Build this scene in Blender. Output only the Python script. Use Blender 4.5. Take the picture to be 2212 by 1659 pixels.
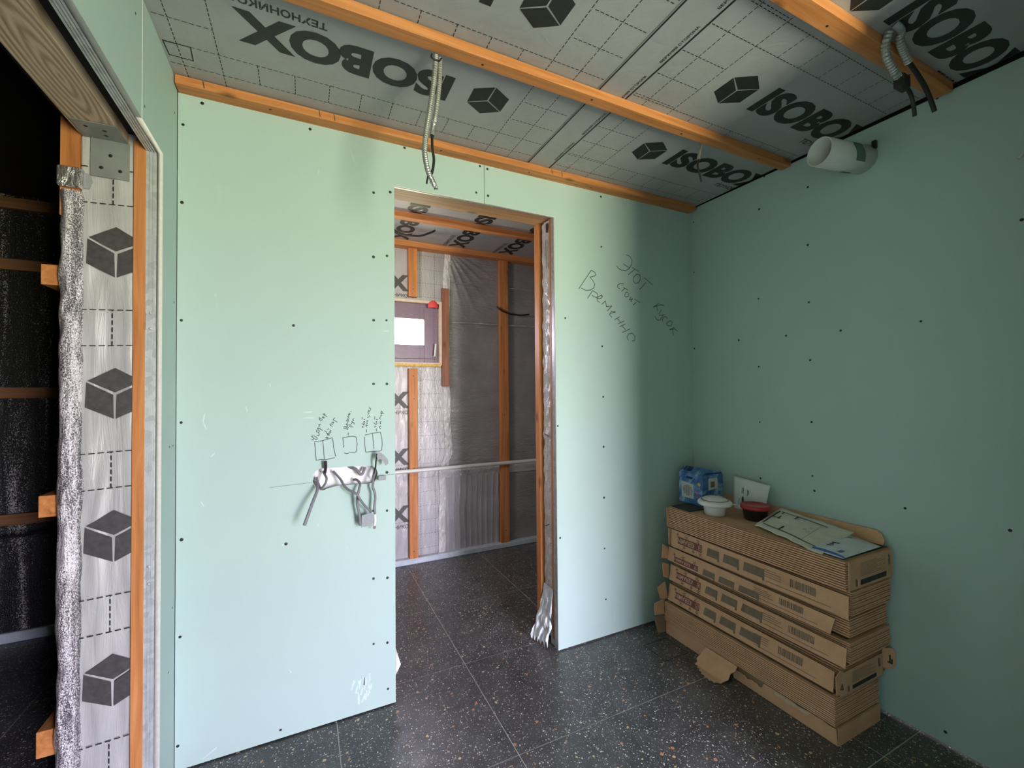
import bpy, bmesh, math, random
from mathutils import Vector, Matrix, noise

for _o in list(bpy.data.objects):
    bpy.data.objects.remove(_o, do_unlink=True)
SC = bpy.context.scene
COL = SC.collection
random.seed(7)

# ------------------------------------------------------------------ camera
YAW, PITCH, ROLL, CAM_H = 0.449356, 0.01656, -0.007563, 1.354
_cy, _sy = math.cos(YAW), math.sin(YAW)
_r, _f, _u = Vector((_cy, -_sy, 0)), Vector((_sy, _cy, 0)), Vector((0, 0, 1))
_f2 = _f * math.cos(PITCH) + _u * math.sin(PITCH)
_u2 = _u * math.cos(PITCH) - _f * math.sin(PITCH)
_r3 = _r * math.cos(ROLL) + _u2 * math.sin(ROLL)
_u3 = _u2 * math.cos(ROLL) - _r * math.sin(ROLL)
cam_d = bpy.data.cameras.new('camera')
cam_d.sensor_fit = 'HORIZONTAL'
cam_d.sensor_width = 36.0
cam_d.lens = 932.83 / 2212 * 36.0
cam_d.clip_start = 0.02
cam = bpy.data.objects.new('camera', cam_d)
_m = Matrix((_r3, _u3, -_f2)).transposed().to_4x4()
_m.translation = (0, 0, CAM_H)
cam.matrix_world = _m
COL.objects.link(cam)
SC.camera = cam

# ------------------------------------------------------------------ overcast daylight outside
w = bpy.data.worlds.new('overcast_sky')
SC.world = w
w.use_nodes = True
nt = w.node_tree
nt.nodes.clear()
tc = nt.nodes.new('ShaderNodeTexCoord')
sp = nt.nodes.new('ShaderNodeSeparateXYZ')
rp = nt.nodes.new('ShaderNodeValToRGB')
bg = nt.nodes.new('ShaderNodeBackground')
ow = nt.nodes.new('ShaderNodeOutputWorld')
mr = nt.nodes.new('ShaderNodeMapRange')
mr.inputs['From Min'].default_value = -1
mr.inputs['From Max'].default_value = 1
nt.links.new(tc.outputs['Generated'], sp.inputs[0])
nt.links.new(sp.outputs['Z'], mr.inputs['Value'])
nt.links.new(mr.outputs[0], rp.inputs[0])
nt.links.new(rp.outputs[0], bg.inputs[0])
nt.links.new(bg.outputs[0], ow.inputs[0])
e = rp.color_ramp.elements
e[0].position, e[0].color = 0.47, (0.52, 0.52, 0.36, 1)      # sunlit grass and soil outside
e[1].position, e[1].color = 0.53, (0.82, 0.78, 0.98, 1)       # bright overcast sky
bg.inputs['Strength'].default_value = 9.0

def portal(name, loc, rot, sx, sy):
    d = bpy.data.lights.new(name, 'AREA')
    d.shape = 'RECTANGLE'
    d.size, d.size_y = sx, sy
    d.cycles.is_portal = True
    o = bpy.data.objects.new(name, d)
    o.location, o.rotation_euler = loc, rot
    COL.objects.link(o)
    return o

# openings through which daylight enters
HALL_DOOR = (1.03, 2.06, 0.06, 2.10)      # x0, x1, z0, z1: glazed door of the hall behind the photographer
FAR_WIN = (0.40, 1.0, 1.59, 2.07)         # x0, x1, z0, z1: small window in the far wall
portal('daylight_hall_door', ((HALL_DOOR[0] + HALL_DOOR[1]) / 2, -2.74, (HALL_DOOR[2] + HALL_DOOR[3]) / 2),
       (math.pi / 2, 0, 0), HALL_DOOR[1] - HALL_DOOR[0], HALL_DOOR[3] - HALL_DOOR[2])
portal('daylight_far_window', ((FAR_WIN[0] + FAR_WIN[1]) / 2, 3.63, (FAR_WIN[2] + FAR_WIN[3]) / 2),
       (-math.pi / 2, 0, 0), FAR_WIN[1] - FAR_WIN[0], FAR_WIN[3] - FAR_WIN[2])

SC.view_settings.view_transform = 'Standard'
SC.view_settings.look = 'None'
SC.view_settings.gamma = 1.0
SC.view_settings.use_curve_mapping = False
SC.view_settings.exposure = 2.95

# ------------------------------------------------------------------ room measures (metres)
YB, XR, XL, HC = 1.936, 2.189, -0.417, 2.492      # back wall, right wall, left wall, ceiling
YF = -2.60                                        # outer wall of the hall behind the photographer
YFAR, HCF = 3.46, 2.54                            # far wall and ceiling of the room behind the doorway
YJ = 1.764                                        # jamb of the opening in the left wall
DX0, DX1, DZ = 0.361, 1.19, 2.27                  # doorway in the back wall
NIB_X, NIB_Y = 1.53, 0.345                        # end of the wall whose opening the photographer stands in
FILL_W = 1.85  # power of the added fill lamp in the far room
SCREWS_BACK = [(-0.342, 2.438), (-0.4, 2.342), (-0.402, 2.054), (0.023, 2.435), (0.407, 2.45), (0.273, 2.221), (0.344, 2.237), (0.272, 1.94), (0.329, 1.952), (0.272, 1.665), (0.326, 1.668), (0.271, 1.39), (0.327, 1.39), (0.326, 1.005), (0.27, 0.846), (0.326, 0.839), (0.269, 0.557), (0.327, 0.549), (0.269, 0.28), (0.326, 0.271), (0.328, 0.073), (-0.402, 1.621), (-0.401, 1.249), (-0.398, 0.826), (-0.401, 0.478), (-0.406, 0.092), (-0.037, 1.624), (-0.063, 0.757), (-0.081, 0.038), (0.75, 2.314), (0.77, 2.447), (0.811, 2.31), (0.809, 2.442), (1.493, 2.435), (1.492, 2.154), (1.491, 1.599), (1.494, 1.319), (1.493, 1.043), (1.492, 0.763), (1.492, 0.484), (1.497, 0.205), (1.25, 1.74), (1.198, 1.17), (1.206, 0.586)]
SCREWS_RIGHT = [(1.486, 2.315), (1.239, 2.327), (1.454, 2.477), (1.244, 2.048), (1.499, 1.839), (1.244, 1.771), (1.618, 1.629), (1.356, 1.623), (1.11, 1.617), (0.828, 1.617), (1.503, 1.475), (1.243, 1.492), (1.503, 1.179), (1.242, 1.195), (1.504, 0.881), (1.243, 0.938), (1.235, 0.869), (0.891, 0.869), (0.603, 0.862), (0.764, 2.466), (0.557, 1.921), (0.784, 0.051), (1.916, 2.399), (1.918, 2.086), (1.923, 1.61)]
NOTE_STROKES = [[(1.667, 2.132), (1.694, 2.127), (1.71, 2.108), (1.708, 2.084), (1.69, 2.057), (1.663, 2.04), (1.634, 2.039), (1.613, 2.046), (1.598, 2.058)], [(1.648, 2.076), (1.693, 2.058)], [(1.712, 2.064), (1.758, 2.048)], [(1.728, 2.055), (1.681, 2.019)], [(1.746, 2.03), (1.768, 2.026), (1.772, 2.003), (1.756, 1.98), (1.732, 1.974), (1.717, 1.986), (1.722, 2.01), (1.746, 2.03)], [(1.802, 2.014), (1.865, 1.979)], [(1.813, 1.986), (1.767, 1.943)], [(1.648, 1.961), (1.625, 1.963), (1.607, 1.954), (1.602, 1.942), (1.612, 1.932), (1.62, 1.933)], [(1.643, 1.943), (1.676, 1.929)], [(1.654, 1.936), (1.631, 1.918)], [(1.672, 1.917), (1.684, 1.907), (1.677, 1.892), (1.661, 1.887), (1.653, 1.898), (1.661, 1.914), (1.672, 1.917)], [(1.701, 1.892), (1.687, 1.878), (1.69, 1.874), (1.711, 1.883), (1.699, 1.867), (1.705, 1.866)], [(1.725, 1.882), (1.767, 1.865)], [(1.738, 1.864), (1.714, 1.846)], [(1.912, 1.874), (1.868, 1.846), (1.917, 1.863), (1.952, 1.864)], [(1.894, 1.859), (1.902, 1.827)], [(1.931, 1.834), (1.911, 1.806), (1.916, 1.8), (1.948, 1.807), (1.922, 1.776), (1.907, 1.769), (1.89, 1.777), (1.881, 1.791)], [(1.979, 1.785), (1.969, 1.797), (1.948, 1.793), (1.936, 1.777), (1.942, 1.767)], [(2.009, 1.773), (2.021, 1.761), (2.006, 1.742), (1.979, 1.743), (1.971, 1.756), (1.992, 1.77), (2.009, 1.773)], [(2.036, 1.735), (1.997, 1.72), (2.039, 1.726), (2.059, 1.714)], [(2.02, 1.721), (2.027, 1.686)], [(1.339, 1.905), (1.422, 2.015), (1.446, 2.006), (1.452, 1.993), (1.441, 1.984), (1.412, 1.976), (1.431, 1.96), (1.445, 1.94), (1.438, 1.919), (1.416, 1.905), (1.387, 1.9), (1.354, 1.91)], [(1.395, 1.858), (1.43, 1.903), (1.46, 1.891), (1.465, 1.877), (1.454, 1.866), (1.425, 1.876)], [(1.459, 1.861), (1.484, 1.863), (1.496, 1.876), (1.484, 1.881), (1.464, 1.869), (1.458, 1.853), (1.476, 1.841)], [(1.487, 1.887), (1.494, 1.878)], [(1.491, 1.833), (1.516, 1.853), (1.523, 1.821), (1.561, 1.829), (1.528, 1.798)], [(1.551, 1.787), (1.584, 1.795), (1.581, 1.801), (1.558, 1.798), (1.543, 1.78), (1.56, 1.765)], [(1.615, 1.771), (1.579, 1.753)], [(1.596, 1.761), (1.622, 1.74)], [(1.648, 1.75), (1.604, 1.731)], [(1.656, 1.734), (1.614, 1.715)], [(1.63, 1.722), (1.655, 1.701)], [(1.69, 1.707), (1.632, 1.683)], [(1.676, 1.641), (1.666, 1.658), (1.679, 1.677), (1.706, 1.683), (1.725, 1.665), (1.721, 1.639), (1.705, 1.638)]]
SWITCH_STROKES = [[(0.039, 1.154), (0.07, 1.157), (0.106, 1.167), (0.11, 1.147), (0.111, 1.127), (0.119, 1.089)], [(0.115, 1.084), (0.098, 1.081), (0.079, 1.078), (0.062, 1.081), (0.046, 1.078), (0.042, 1.119), (0.04, 1.151)], [(0.07, 1.157), (0.073, 1.125), (0.076, 1.081)], [(0.148, 1.127), (0.151, 1.126), (0.147, 1.165), (0.169, 1.168), (0.187, 1.169), (0.199, 1.165), (0.204, 1.136), (0.199, 1.102), (0.172, 1.1), (0.163, 1.097), (0.153, 1.101)], [(0.235, 1.171), (0.267, 1.178), (0.299, 1.18), (0.305, 1.153), (0.306, 1.127), (0.304, 1.103), (0.293, 1.099), (0.255, 1.099), (0.238, 1.099), (0.234, 1.131), (0.234, 1.163)], [(0.266, 1.175), (0.269, 1.146), (0.272, 1.112)], [(0.168, 1.184), (0.168, 1.175)], [(0.241, 1.195), (0.242, 1.183)], [(0.282, 1.196), (0.284, 1.185)], [(0.028, 1.163), (0.034, 1.162), (0.036, 1.169), (0.028, 1.178), (0.038, 1.178), (0.047, 1.172), (0.05, 1.165), (0.046, 1.162), (0.039, 1.167)], [(0.049, 1.181), (0.055, 1.178), (0.057, 1.184), (0.055, 1.189)], [(0.055, 1.191), (0.047, 1.194), (0.047, 1.201), (0.053, 1.202), (0.058, 1.197), (0.055, 1.191)], [(0.057, 1.205), (0.05, 1.207), (0.053, 1.211), (0.062, 1.205), (0.069, 1.199)], [(0.054, 1.216), (0.059, 1.217), (0.057, 1.221), (0.055, 1.225), (0.063, 1.224)], [(0.067, 1.237), (0.058, 1.243), (0.057, 1.252), (0.062, 1.248)], [(0.062, 1.248), (0.069, 1.242)], [(0.071, 1.249), (0.068, 1.254), (0.073, 1.255), (0.074, 1.249), (0.076, 1.252)], [(0.086, 1.255), (0.071, 1.265), (0.076, 1.267), (0.079, 1.263), (0.075, 1.262)], [(0.087, 1.165), (0.081, 1.168), (0.083, 1.171), (0.091, 1.168), (0.087, 1.165)], [(0.077, 1.197), (0.083, 1.193), (0.089, 1.179), (0.095, 1.178), (0.092, 1.186), (0.086, 1.184)], [(0.092, 1.182), (0.101, 1.19), (0.098, 1.194), (0.094, 1.189)], [(0.102, 1.195), (0.097, 1.2)], [(0.088, 1.201), (0.092, 1.205)], [(0.107, 1.213), (0.097, 1.22), (0.101, 1.225), (0.109, 1.22)], [(0.109, 1.226), (0.105, 1.231), (0.112, 1.232), (0.111, 1.228)], [(0.125, 1.231), (0.109, 1.242), (0.116, 1.249)], [(0.167, 1.199), (0.151, 1.204), (0.152, 1.211), (0.158, 1.212), (0.16, 1.206), (0.163, 1.212), (0.168, 1.207), (0.166, 1.199)], [(0.167, 1.215), (0.16, 1.219), (0.163, 1.224), (0.168, 1.219)], [(0.168, 1.227), (0.161, 1.236), (0.166, 1.239), (0.171, 1.232)], [(0.169, 1.24), (0.165, 1.245)], [(0.172, 1.244), (0.166, 1.253), (0.171, 1.255), (0.169, 1.262), (0.175, 1.26), (0.172, 1.267), (0.177, 1.265)], [(0.178, 1.273), (0.18, 1.274)], [(0.187, 1.208), (0.174, 1.21), (0.172, 1.217), (0.179, 1.218), (0.18, 1.21)], [(0.18, 1.223), (0.187, 1.226), (0.182, 1.231), (0.192, 1.224), (0.191, 1.219)], [(0.185, 1.233), (0.19, 1.235), (0.186, 1.24), (0.191, 1.243)], [(0.226, 1.204), (0.224, 1.21), (0.231, 1.21)], [(0.223, 1.221), (0.233, 1.214), (0.23, 1.22), (0.235, 1.223)], [(0.228, 1.226), (0.233, 1.23), (0.235, 1.226)], [(0.231, 1.238), (0.236, 1.238)], [(0.224, 1.248), (0.224, 1.239)], [(0.241, 1.205), (0.239, 1.212), (0.245, 1.212)], [(0.239, 1.217), (0.246, 1.221), (0.243, 1.224)], [(0.241, 1.228), (0.248, 1.231), (0.243, 1.234)], [(0.245, 1.246), (0.251, 1.248), (0.254, 1.253)], [(0.246, 1.256), (0.251, 1.263), (0.253, 1.256), (0.259, 1.258)], [(0.246, 1.268), (0.253, 1.27), (0.249, 1.277)], [(0.252, 1.288), (0.259, 1.283), (0.256, 1.275), (0.248, 1.273)], [(0.277, 1.202), (0.275, 1.207), (0.282, 1.207)], [(0.271, 1.223), (0.28, 1.214), (0.285, 1.219), (0.282, 1.224)], [(0.28, 1.226), (0.285, 1.229)], [(0.282, 1.236), (0.288, 1.236)], [(0.276, 1.249), (0.275, 1.237)], [(0.3, 1.195), (0.294, 1.203), (0.299, 1.208), (0.301, 1.203)], [(0.297, 1.217), (0.301, 1.218), (0.297, 1.225), (0.302, 1.227)], [(0.3, 1.236), (0.295, 1.241), (0.299, 1.246)], [(0.299, 1.251), (0.304, 1.251), (0.302, 1.258)], [(0.3, 1.263), (0.305, 1.272), (0.308, 1.266), (0.302, 1.261), (0.315, 1.262)]]
CABLES = {'cable_long': [(0.04, 1.956, 0.989), (0.044, 1.936, 0.985), (0.049, 1.906, 0.98), (0.048, 1.886, 0.966), (0.04, 1.866, 0.948), (0.03, 1.851, 0.925), (0.015, 1.836, 0.886), (0.002, 1.831, 0.85)], 'cable_loop': [(0.073, 1.946, 1.028), (0.079, 1.926, 1.016), (0.083, 1.906, 1.009), (0.081, 1.896, 0.995), (0.075, 1.906, 0.981), (0.063, 1.916, 0.966), (0.056, 1.936, 0.977), (0.048, 1.956, 1.005)], 'cable_stub_dark': [(0.078, 1.946, 1.022), (0.079, 1.921, 1.039), (0.08, 1.911, 1.055), (0.079, 1.906, 1.076)], 'cable_cross': [(0.111, 1.956, 1.025), (0.124, 1.941, 1.01), (0.138, 1.926, 0.993), (0.148, 1.901, 0.974), (0.163, 1.886, 0.958), (0.18, 1.872, 0.949), (0.196, 1.864, 0.938), (0.207, 1.866, 0.917), (0.227, 1.876, 0.887), (0.253, 1.886, 0.856)], 'cable_hang': [(0.192, 1.956, 0.982), (0.201, 1.936, 0.985), (0.211, 1.906, 0.974), (0.207, 1.891, 0.959), (0.202, 1.886, 0.937), (0.199, 1.886, 0.917), (0.199, 1.891, 0.888), (0.206, 1.891, 0.856), (0.211, 1.891, 0.804)], 'cable_right': [(0.277, 1.936, 1.025), (0.272, 1.921, 1.005), (0.264, 1.906, 0.988), (0.262, 1.896, 0.971), (0.261, 1.891, 0.955), (0.268, 1.891, 0.934), (0.27, 1.891, 0.908), (0.267, 1.891, 0.875), (0.269, 1.891, 0.843), (0.27, 1.891, 0.815), (0.267, 1.891, 0.783)], 'cable_flag': [(0.268, 1.951, 0.981), (0.269, 1.916, 1.012), (0.273, 1.901, 1.037), (0.274, 1.891, 1.065), (0.277, 1.886, 1.095)], 'cable_inner': [(0.178, 1.966, 1.035), (0.199, 1.951, 1.028), (0.215, 1.941, 1.007), (0.226, 1.941, 1.008), (0.237, 1.956, 1.031)]}
HOLE = [(0.033, 1.001), (0.034, 1.019), (0.043, 1.034), (0.061, 1.044), (0.089, 1.044), (0.132, 1.042), (0.167, 1.043), (0.211, 1.041), (0.238, 1.041), (0.266, 1.037), (0.282, 1.023), (0.288, 1.005), (0.284, 0.986), (0.273, 0.966), (0.244, 0.962), (0.202, 0.966), (0.167, 0.964), (0.123, 0.966), (0.093, 0.96), (0.073, 0.953), (0.057, 0.955), (0.043, 0.967), (0.035, 0.981)]
TAPE_TAG = [(0.216, 1.889, 0.846), (0.255, 1.889, 0.853), (0.264, 1.889, 0.827), (0.261, 1.889, 0.798), (0.214, 1.889, 0.797)]
TAPE_FLAG = [(0.275, 1.886, 1.088), (0.284, 1.886, 1.104), (0.303, 1.886, 1.091), (0.321, 1.886, 1.069), (0.323, 1.886, 1.052), (0.31, 1.886, 1.043), (0.302, 1.886, 1.063), (0.292, 1.886, 1.073), (0.281, 1.886, 1.068)]

# ------------------------------------------------------------------ materials
class NT:
    def __init__(s, name):
        s.m = bpy.data.materials.new(name)
        s.m.use_nodes = True
        s.t = s.m.node_tree
        s.b = s.t.nodes['Principled BSDF']
    def n(s, typ, **k):
        x = s.t.nodes.new('ShaderNode' + typ)
        for a, v in k.items():
            if a in x.inputs.keys() if isinstance(a, str) else False:
                x.inputs[a].default_value = v
            else:
                setattr(x, a, v)
        return x
    def l(s, a, b):
        s.t.links.new(a, b)
    def coord(s, scale=(1, 1, 1), world=True, rot=(0, 0, 0)):
        mp = s.n('Mapping')
        mp.inputs['Scale'].default_value = scale
        mp.inputs['Rotation'].default_value = rot
        if world:
            g = s.n('NewGeometry'); s.l(g.outputs['Position'], mp.inputs[0])
        else:
            g = s.n('TexCoord'); s.l(g.outputs['Object'], mp.inputs[0])
        return mp.outputs[0]
    def noise(s, vec, scale, detail=4, rough=0.55, dist=0.0):
        x = s.n('TexNoise')
        x.inputs['Scale'].default_value = scale
        x.inputs['Detail'].default_value = detail
        x.inputs['Roughness'].default_value = rough
        x.inputs['Distortion'].default_value = dist
        s.l(vec, x.inputs['Vector'])
        return x.outputs[0]
    def ramp(s, fac, stops, interp='LINEAR'):
        x = s.n('ValToRGB')
        x.color_ramp.interpolation = interp
        els = x.color_ramp.elements
        while len(els) < len(stops):
            els.new(0.5)
        for el, (p, c) in zip(els, stops):
            el.position = p
            el.color = (*c, 1) if len(c) == 3 else c
        s.l(fac, x.inputs[0])
        return x.outputs[0]
    def math(s, op, a, b=None):
        x = s.n('Math'); x.operation = op
        for i, v in enumerate((a, b)):
            if v is None: continue
            if isinstance(v, (int, float)): x.inputs[i].default_value = v
            else: s.l(v, x.inputs[i])
        return x.outputs[0]
    def mix(s, fac, a, b):
        x = s.n('Mix'); x.data_type = 'RGBA'
        for sock, v in ((x.inputs[0], fac), (x.inputs[6], a), (x.inputs[7], b)):
            if isinstance(v, (int, float)): sock.default_value = v
            elif isinstance(v, tuple): sock.default_value = (*v, 1)
            else: s.l(v, sock)
        return x.outputs[2]
    def bump(s, h, strength=0.3, dist=0.01):
        x = s.n('Bump')
        x.inputs['Strength'].default_value = strength
        x.inputs['Distance'].default_value = dist
        s.l(h, x.inputs['Height'])
        s.l(x.outputs[0], s.b.inputs['Normal'])
    def base(s, c, rough=0.6, metal=0.0, spec=0.5):
        if isinstance(c, tuple): s.b.inputs['Base Color'].default_value = (*c, 1)
        else: s.l(c, s.b.inputs['Base Color'])
        s.b.inputs['Roughness'].default_value = rough
        s.b.inputs['Metallic'].default_value = metal
        s.b.inputs['Specular IOR Level'].default_value = spec
        return s.m

def plain(name, c, rough=0.6, metal=0.0, var=0.12, scale=30, spec=0.5):
    t = NT(name)
    f = t.noise(t.coord(), scale, 3)
    lo = tuple(x * (1 - var) for x in c); hi = tuple(min(1, x * (1 + var)) for x in c)
    return t.base(t.ramp(f, [(0.3, lo), (0.7, hi)]), rough, metal, spec)

M = {}
def make_drywall():
    t = NT('green_moisture_resistant_drywall')
    v = t.coord()
    a = t.noise(v, 1.6, 3)
    c = t.ramp(a, [(0.3, (0.405, 0.525, 0.490)), (0.7, (0.425, 0.550, 0.515))])
    # chalky scuffs
    s1 = t.ramp(t.noise(t.coord((1.0, 1.0, 0.35)), 23, 2, 0.5, 0.6), [(0.735, (0, 0, 0)), (0.80, (1, 1, 1))])
    s2 = t.ramp(t.noise(v, 3.1, 2), [(0.5, (0, 0, 0)), (0.62, (1, 1, 1))])
    k = t.math('MULTIPLY', t.math('MULTIPLY', s1, s2), 0.45)
    c = t.mix(k, c, (0.62, 0.70, 0.68))
    t.bump(t.noise(v, 260, 2), 0.06, 0.002)
    M['drywall'] = t.base(c, 0.62, 0, 0.35)
make_drywall()
M['gypsum'] = plain('white_gypsum_edge', (0.80, 0.78, 0.72), 0.8, var=0.06, scale=60)
M['paint_white'] = plain('white_plastic', (0.72, 0.73, 0.70), 0.35, var=0.03)

def make_terrazzo():
    t = NT('dark_terrazzo_porcelain_tile')
    v0 = t.coord()
    nz = t.n('TexNoise'); nz.inputs['Scale'].default_value = 90; nz.inputs['Detail'].default_value = 2
    t.l(v0, nz.inputs['Vector'])
    ad = t.n('VectorMath'); ad.operation = 'MULTIPLY_ADD'
    t.l(nz.outputs['Color'], ad.inputs[0]); ad.inputs[1].default_value = (0.010, 0.010, 0.010); t.l(v0, ad.inputs[2])
    v = ad.outputs[0]
    base = t.ramp(t.noise(v0, 9, 5, 0.65), [(0.32, (0.040, 0.040, 0.041)), (0.7, (0.085, 0.084, 0.084))])
    def chips(scale, lo, var, thr, cols):
        vo = t.n('TexVoronoi'); vo.inputs['Scale'].default_value = scale
        t.l(v, vo.inputs['Vector'])
        sc = t.n('SeparateColor'); t.l(vo.outputs['Color'], sc.inputs[0])
        rad = t.math('ADD', t.math('MULTIPLY', sc.outputs[1], var), lo)
        inside = t.math('LESS_THAN', vo.outputs['Distance'], rad)
        on = t.math('GREATER_THAN', sc.outputs[0], thr)
        col = t.ramp(sc.outputs[2], cols, 'CONSTANT')
        return t.math('MULTIPLY', inside, on), col
    f3, c3 = chips(210, 0.12, 0.32, 0.35, [(0, (0.13, 0.13, 0.13)), (0.40, (0.28, 0.28, 0.27)), (0.75, (0.55, 0.54, 0.51))])
    f1, c1 = chips(105, 0.08, 0.25, 0.52, [(0, (0.40, 0.40, 0.39)), (0.35, (0.75, 0.73, 0.68)), (0.72, (0.22, 0.22, 0.23)), (0.9, (0.50, 0.40, 0.28))])
    f2, c2 = chips(38, 0.08, 0.19, 0.72, [(0, (0.52, 0.24, 0.10)), (0.22, (0.62, 0.47, 0.26)), (0.42, (0.34, 0.10, 0.07)), (0.56, (0.70, 0.66, 0.58)), (0.74, (0.12, 0.16, 0.30)), (0.84, (0.30, 0.30, 0.31))])
    c = t.mix(f3, base, c3)
    c = t.mix(f1, c, c1)
    c = t.mix(f2, c, c2)
    # fine construction dust dulls the surface in drifts
    d = t.ramp(t.noise(v0, 2.3, 4), [(0.45, (0, 0, 0)), (0.8, (1, 1, 1))])
    c = t.mix(t.math('MULTIPLY', d, 0.10), c, (0.33, 0.33, 0.32))
    rg = t.ramp(t.noise(v0, 14, 3), [(0.3, (0.30, 0.30, 0.30)), (0.7, (0.42, 0.42, 0.42))])
    t.l(rg, t.b.inputs['Roughness'])
    M['terrazzo'] = t.base(c, 0.35, 0, 0.55)
    t.l(rg, t.b.inputs['Roughness'])
make_terrazzo()
M['grout'] = plain('grey_grout', (0.46, 0.45, 0.43), 0.85)

def make_wood(key, axis, cols, rough=0.55, sc=1.0, spec=0.4):
    t = NT(key)
    s = [26 * sc] * 3
    s[axis] = 1.3 * sc
    v = t.coord(tuple(s))
    g = t.noise(v, 1.6, 6, 0.6, 0.8)
    c = t.ramp(g, [(0.28, cols[0]), (0.5, cols[1]), (0.72, cols[2])])
    kn = [9.0] * 3; kn[axis] = 4.0
    vo = t.n('TexVoronoi'); vo.inputs['Scale'].default_value = 1.0
    t.l(t.coord(tuple(kn)), vo.inputs['Vector'])
    kf = t.ramp(vo.outputs['Distance'], [(0.05, (1, 1, 1)), (0.16, (0, 0, 0))])
    c = t.mix(t.math('MULTIPLY', kf, 0.75), c, tuple(x * 0.30 for x in cols[0]))
    t.bump(g, 0.25, 0.002)
    M[key] = t.base(c, rough, 0, spec)
OR = ((0.36, 0.120, 0.032), (0.52, 0.195, 0.058), (0.64, 0.28, 0.105))
for ax, nm in enumerate('xyz'):
    make_wood('orange_pine_' + nm, ax, OR)
make_wood('brown_stick_z', 2, ((0.20, 0.075, 0.045), (0.32, 0.125, 0.075), (0.42, 0.19, 0.12)))
make_wood('pale_plank_x', 0, ((0.36, 0.19, 0.09), (0.48, 0.28, 0.14), (0.58, 0.36, 0.20)))
make_wood('black_batten_x', 0, ((0.19, 0.085, 0.04), (0.27, 0.125, 0.058), (0.34, 0.17, 0.08)))

def make_header_plank():
    t = NT('weathered_header_plank')
    v = t.coord((34, 2.6, 34))
    wv = t.n('TexWave'); wv.wave_type = 'RINGS'; wv.rings_direction = 'SPHERICAL'
    wv.inputs['Scale'].default_value = 1.25
    wv.inputs['Distortion'].default_value = 2.6
    wv.inputs['Detail'].default_value = 3
    wv.inputs['Detail Scale'].default_value = 1.2
    mp = t.n('Mapping')
    mp.inputs['Location'].default_value = (0.555 * 22, -1.46 * 3.2, -2.15)
    mp.inputs['Scale'].default_value = (22, 3.2, 1)
    g = t.n('NewGeometry'); t.l(g.outputs['Position'], mp.inputs[0])
    t.l(mp.outputs[0], wv.inputs['Vector'])
    fine = t.noise(t.coord((160, 7, 60)), 1.0, 5, 0.65)
    h = t.math('ADD', t.math('MULTIPLY', wv.outputs[1], 0.55), t.math('MULTIPLY', fine, 0.65))
    c = t.ramp(h, [(0.25, (0.33, 0.225, 0.145)), (0.55, (0.50, 0.37, 0.265)), (0.95, (0.62, 0.48, 0.36))])
    t.bump(h, 0.3, 0.003)
    M['header_plank'] = t.base(c, 0.7, 0, 0.3)
make_header_plank()

def make_steel():
    t = NT('galvanised_steel')
    v = t.coord((1, 1, 1))
    vo = t.n('TexVoronoi'); vo.inputs['Scale'].default_value = 55; t.l(v, vo.inputs['Vector'])
    c = t.ramp(vo.outputs['Color'], [(0.2, (0.52, 0.54, 0.55)), (0.8, (0.66, 0.68, 0.69))])
    M['steel'] = t.base(c, 0.42, 0.45)
make_steel()
M['steel_plate'] = plain('galvanised_plate', (0.30, 0.315, 0.30), 0.42, 0.35, var=0.12, scale=18)

def make_film(key, lo, hi, rough, metal, bump=0.35, weave=True, wr=(8, 8, 3)):
    t = NT(key)
    v = t.coord(wr)
    n1 = t.noise(v, 2.0, 5, 0.6, 1.2)
    c = t.ramp(t.noise(t.coord(), 5, 3), [(0.3, lo), (0.7, hi)])
    h = n1
    if weave:
        wv = t.noise(t.coord((420, 420, 260)), 1.0, 1)
        h = t.math('ADD', n1, t.math('MULTIPLY', wv, 0.05))
    t.bump(h, bump, 0.012)
    M[key] = t.base(c, rough, metal, 0.5)
make_film('film_ceiling', (0.33, 0.33, 0.335), (0.37, 0.37, 0.375), 0.42, 0.0, 0.22, wr=(5, 5, 5))
make_film('film_wall', (0.38, 0.36, 0.37), (0.45, 0.43, 0.44), 0.36, 0.15, 0.5, wr=(14, 14, 4))
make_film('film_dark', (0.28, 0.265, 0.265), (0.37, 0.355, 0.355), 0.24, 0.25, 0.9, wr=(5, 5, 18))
make_film('film_mid', (0.40, 0.385, 0.40), (0.50, 0.48, 0.50), 0.30, 0.2, 0.9, wr=(26, 26, 2.5))
make_film('film_jamb', (0.42, 0.41, 0.41), (0.50, 0.49, 0.49), 0.40, 0.05, 0.35, wr=(14, 14, 1.4))
make_film('film_crinkled', (0.64, 0.61, 0.61), (0.78, 0.75, 0.75), 0.24, 0.25, 0.9, wr=(30, 30, 16))
make_film('tape_silver', (0.58, 0.57, 0.57), (0.70, 0.69, 0.69), 0.20, 0.85, 0.6, wr=(25, 25, 10))
make_film('tape_grey', (0.30, 0.31, 0.33), (0.36, 0.37, 0.39), 0.35, 0.1, 0.4, weave=False, wr=(60, 60, 60))
make_film('polythene', (0.66, 0.69, 0.74), (0.76, 0.79, 0.84), 0.30, 0.0, 0.6, weave=False, wr=(20, 20, 20))

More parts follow.
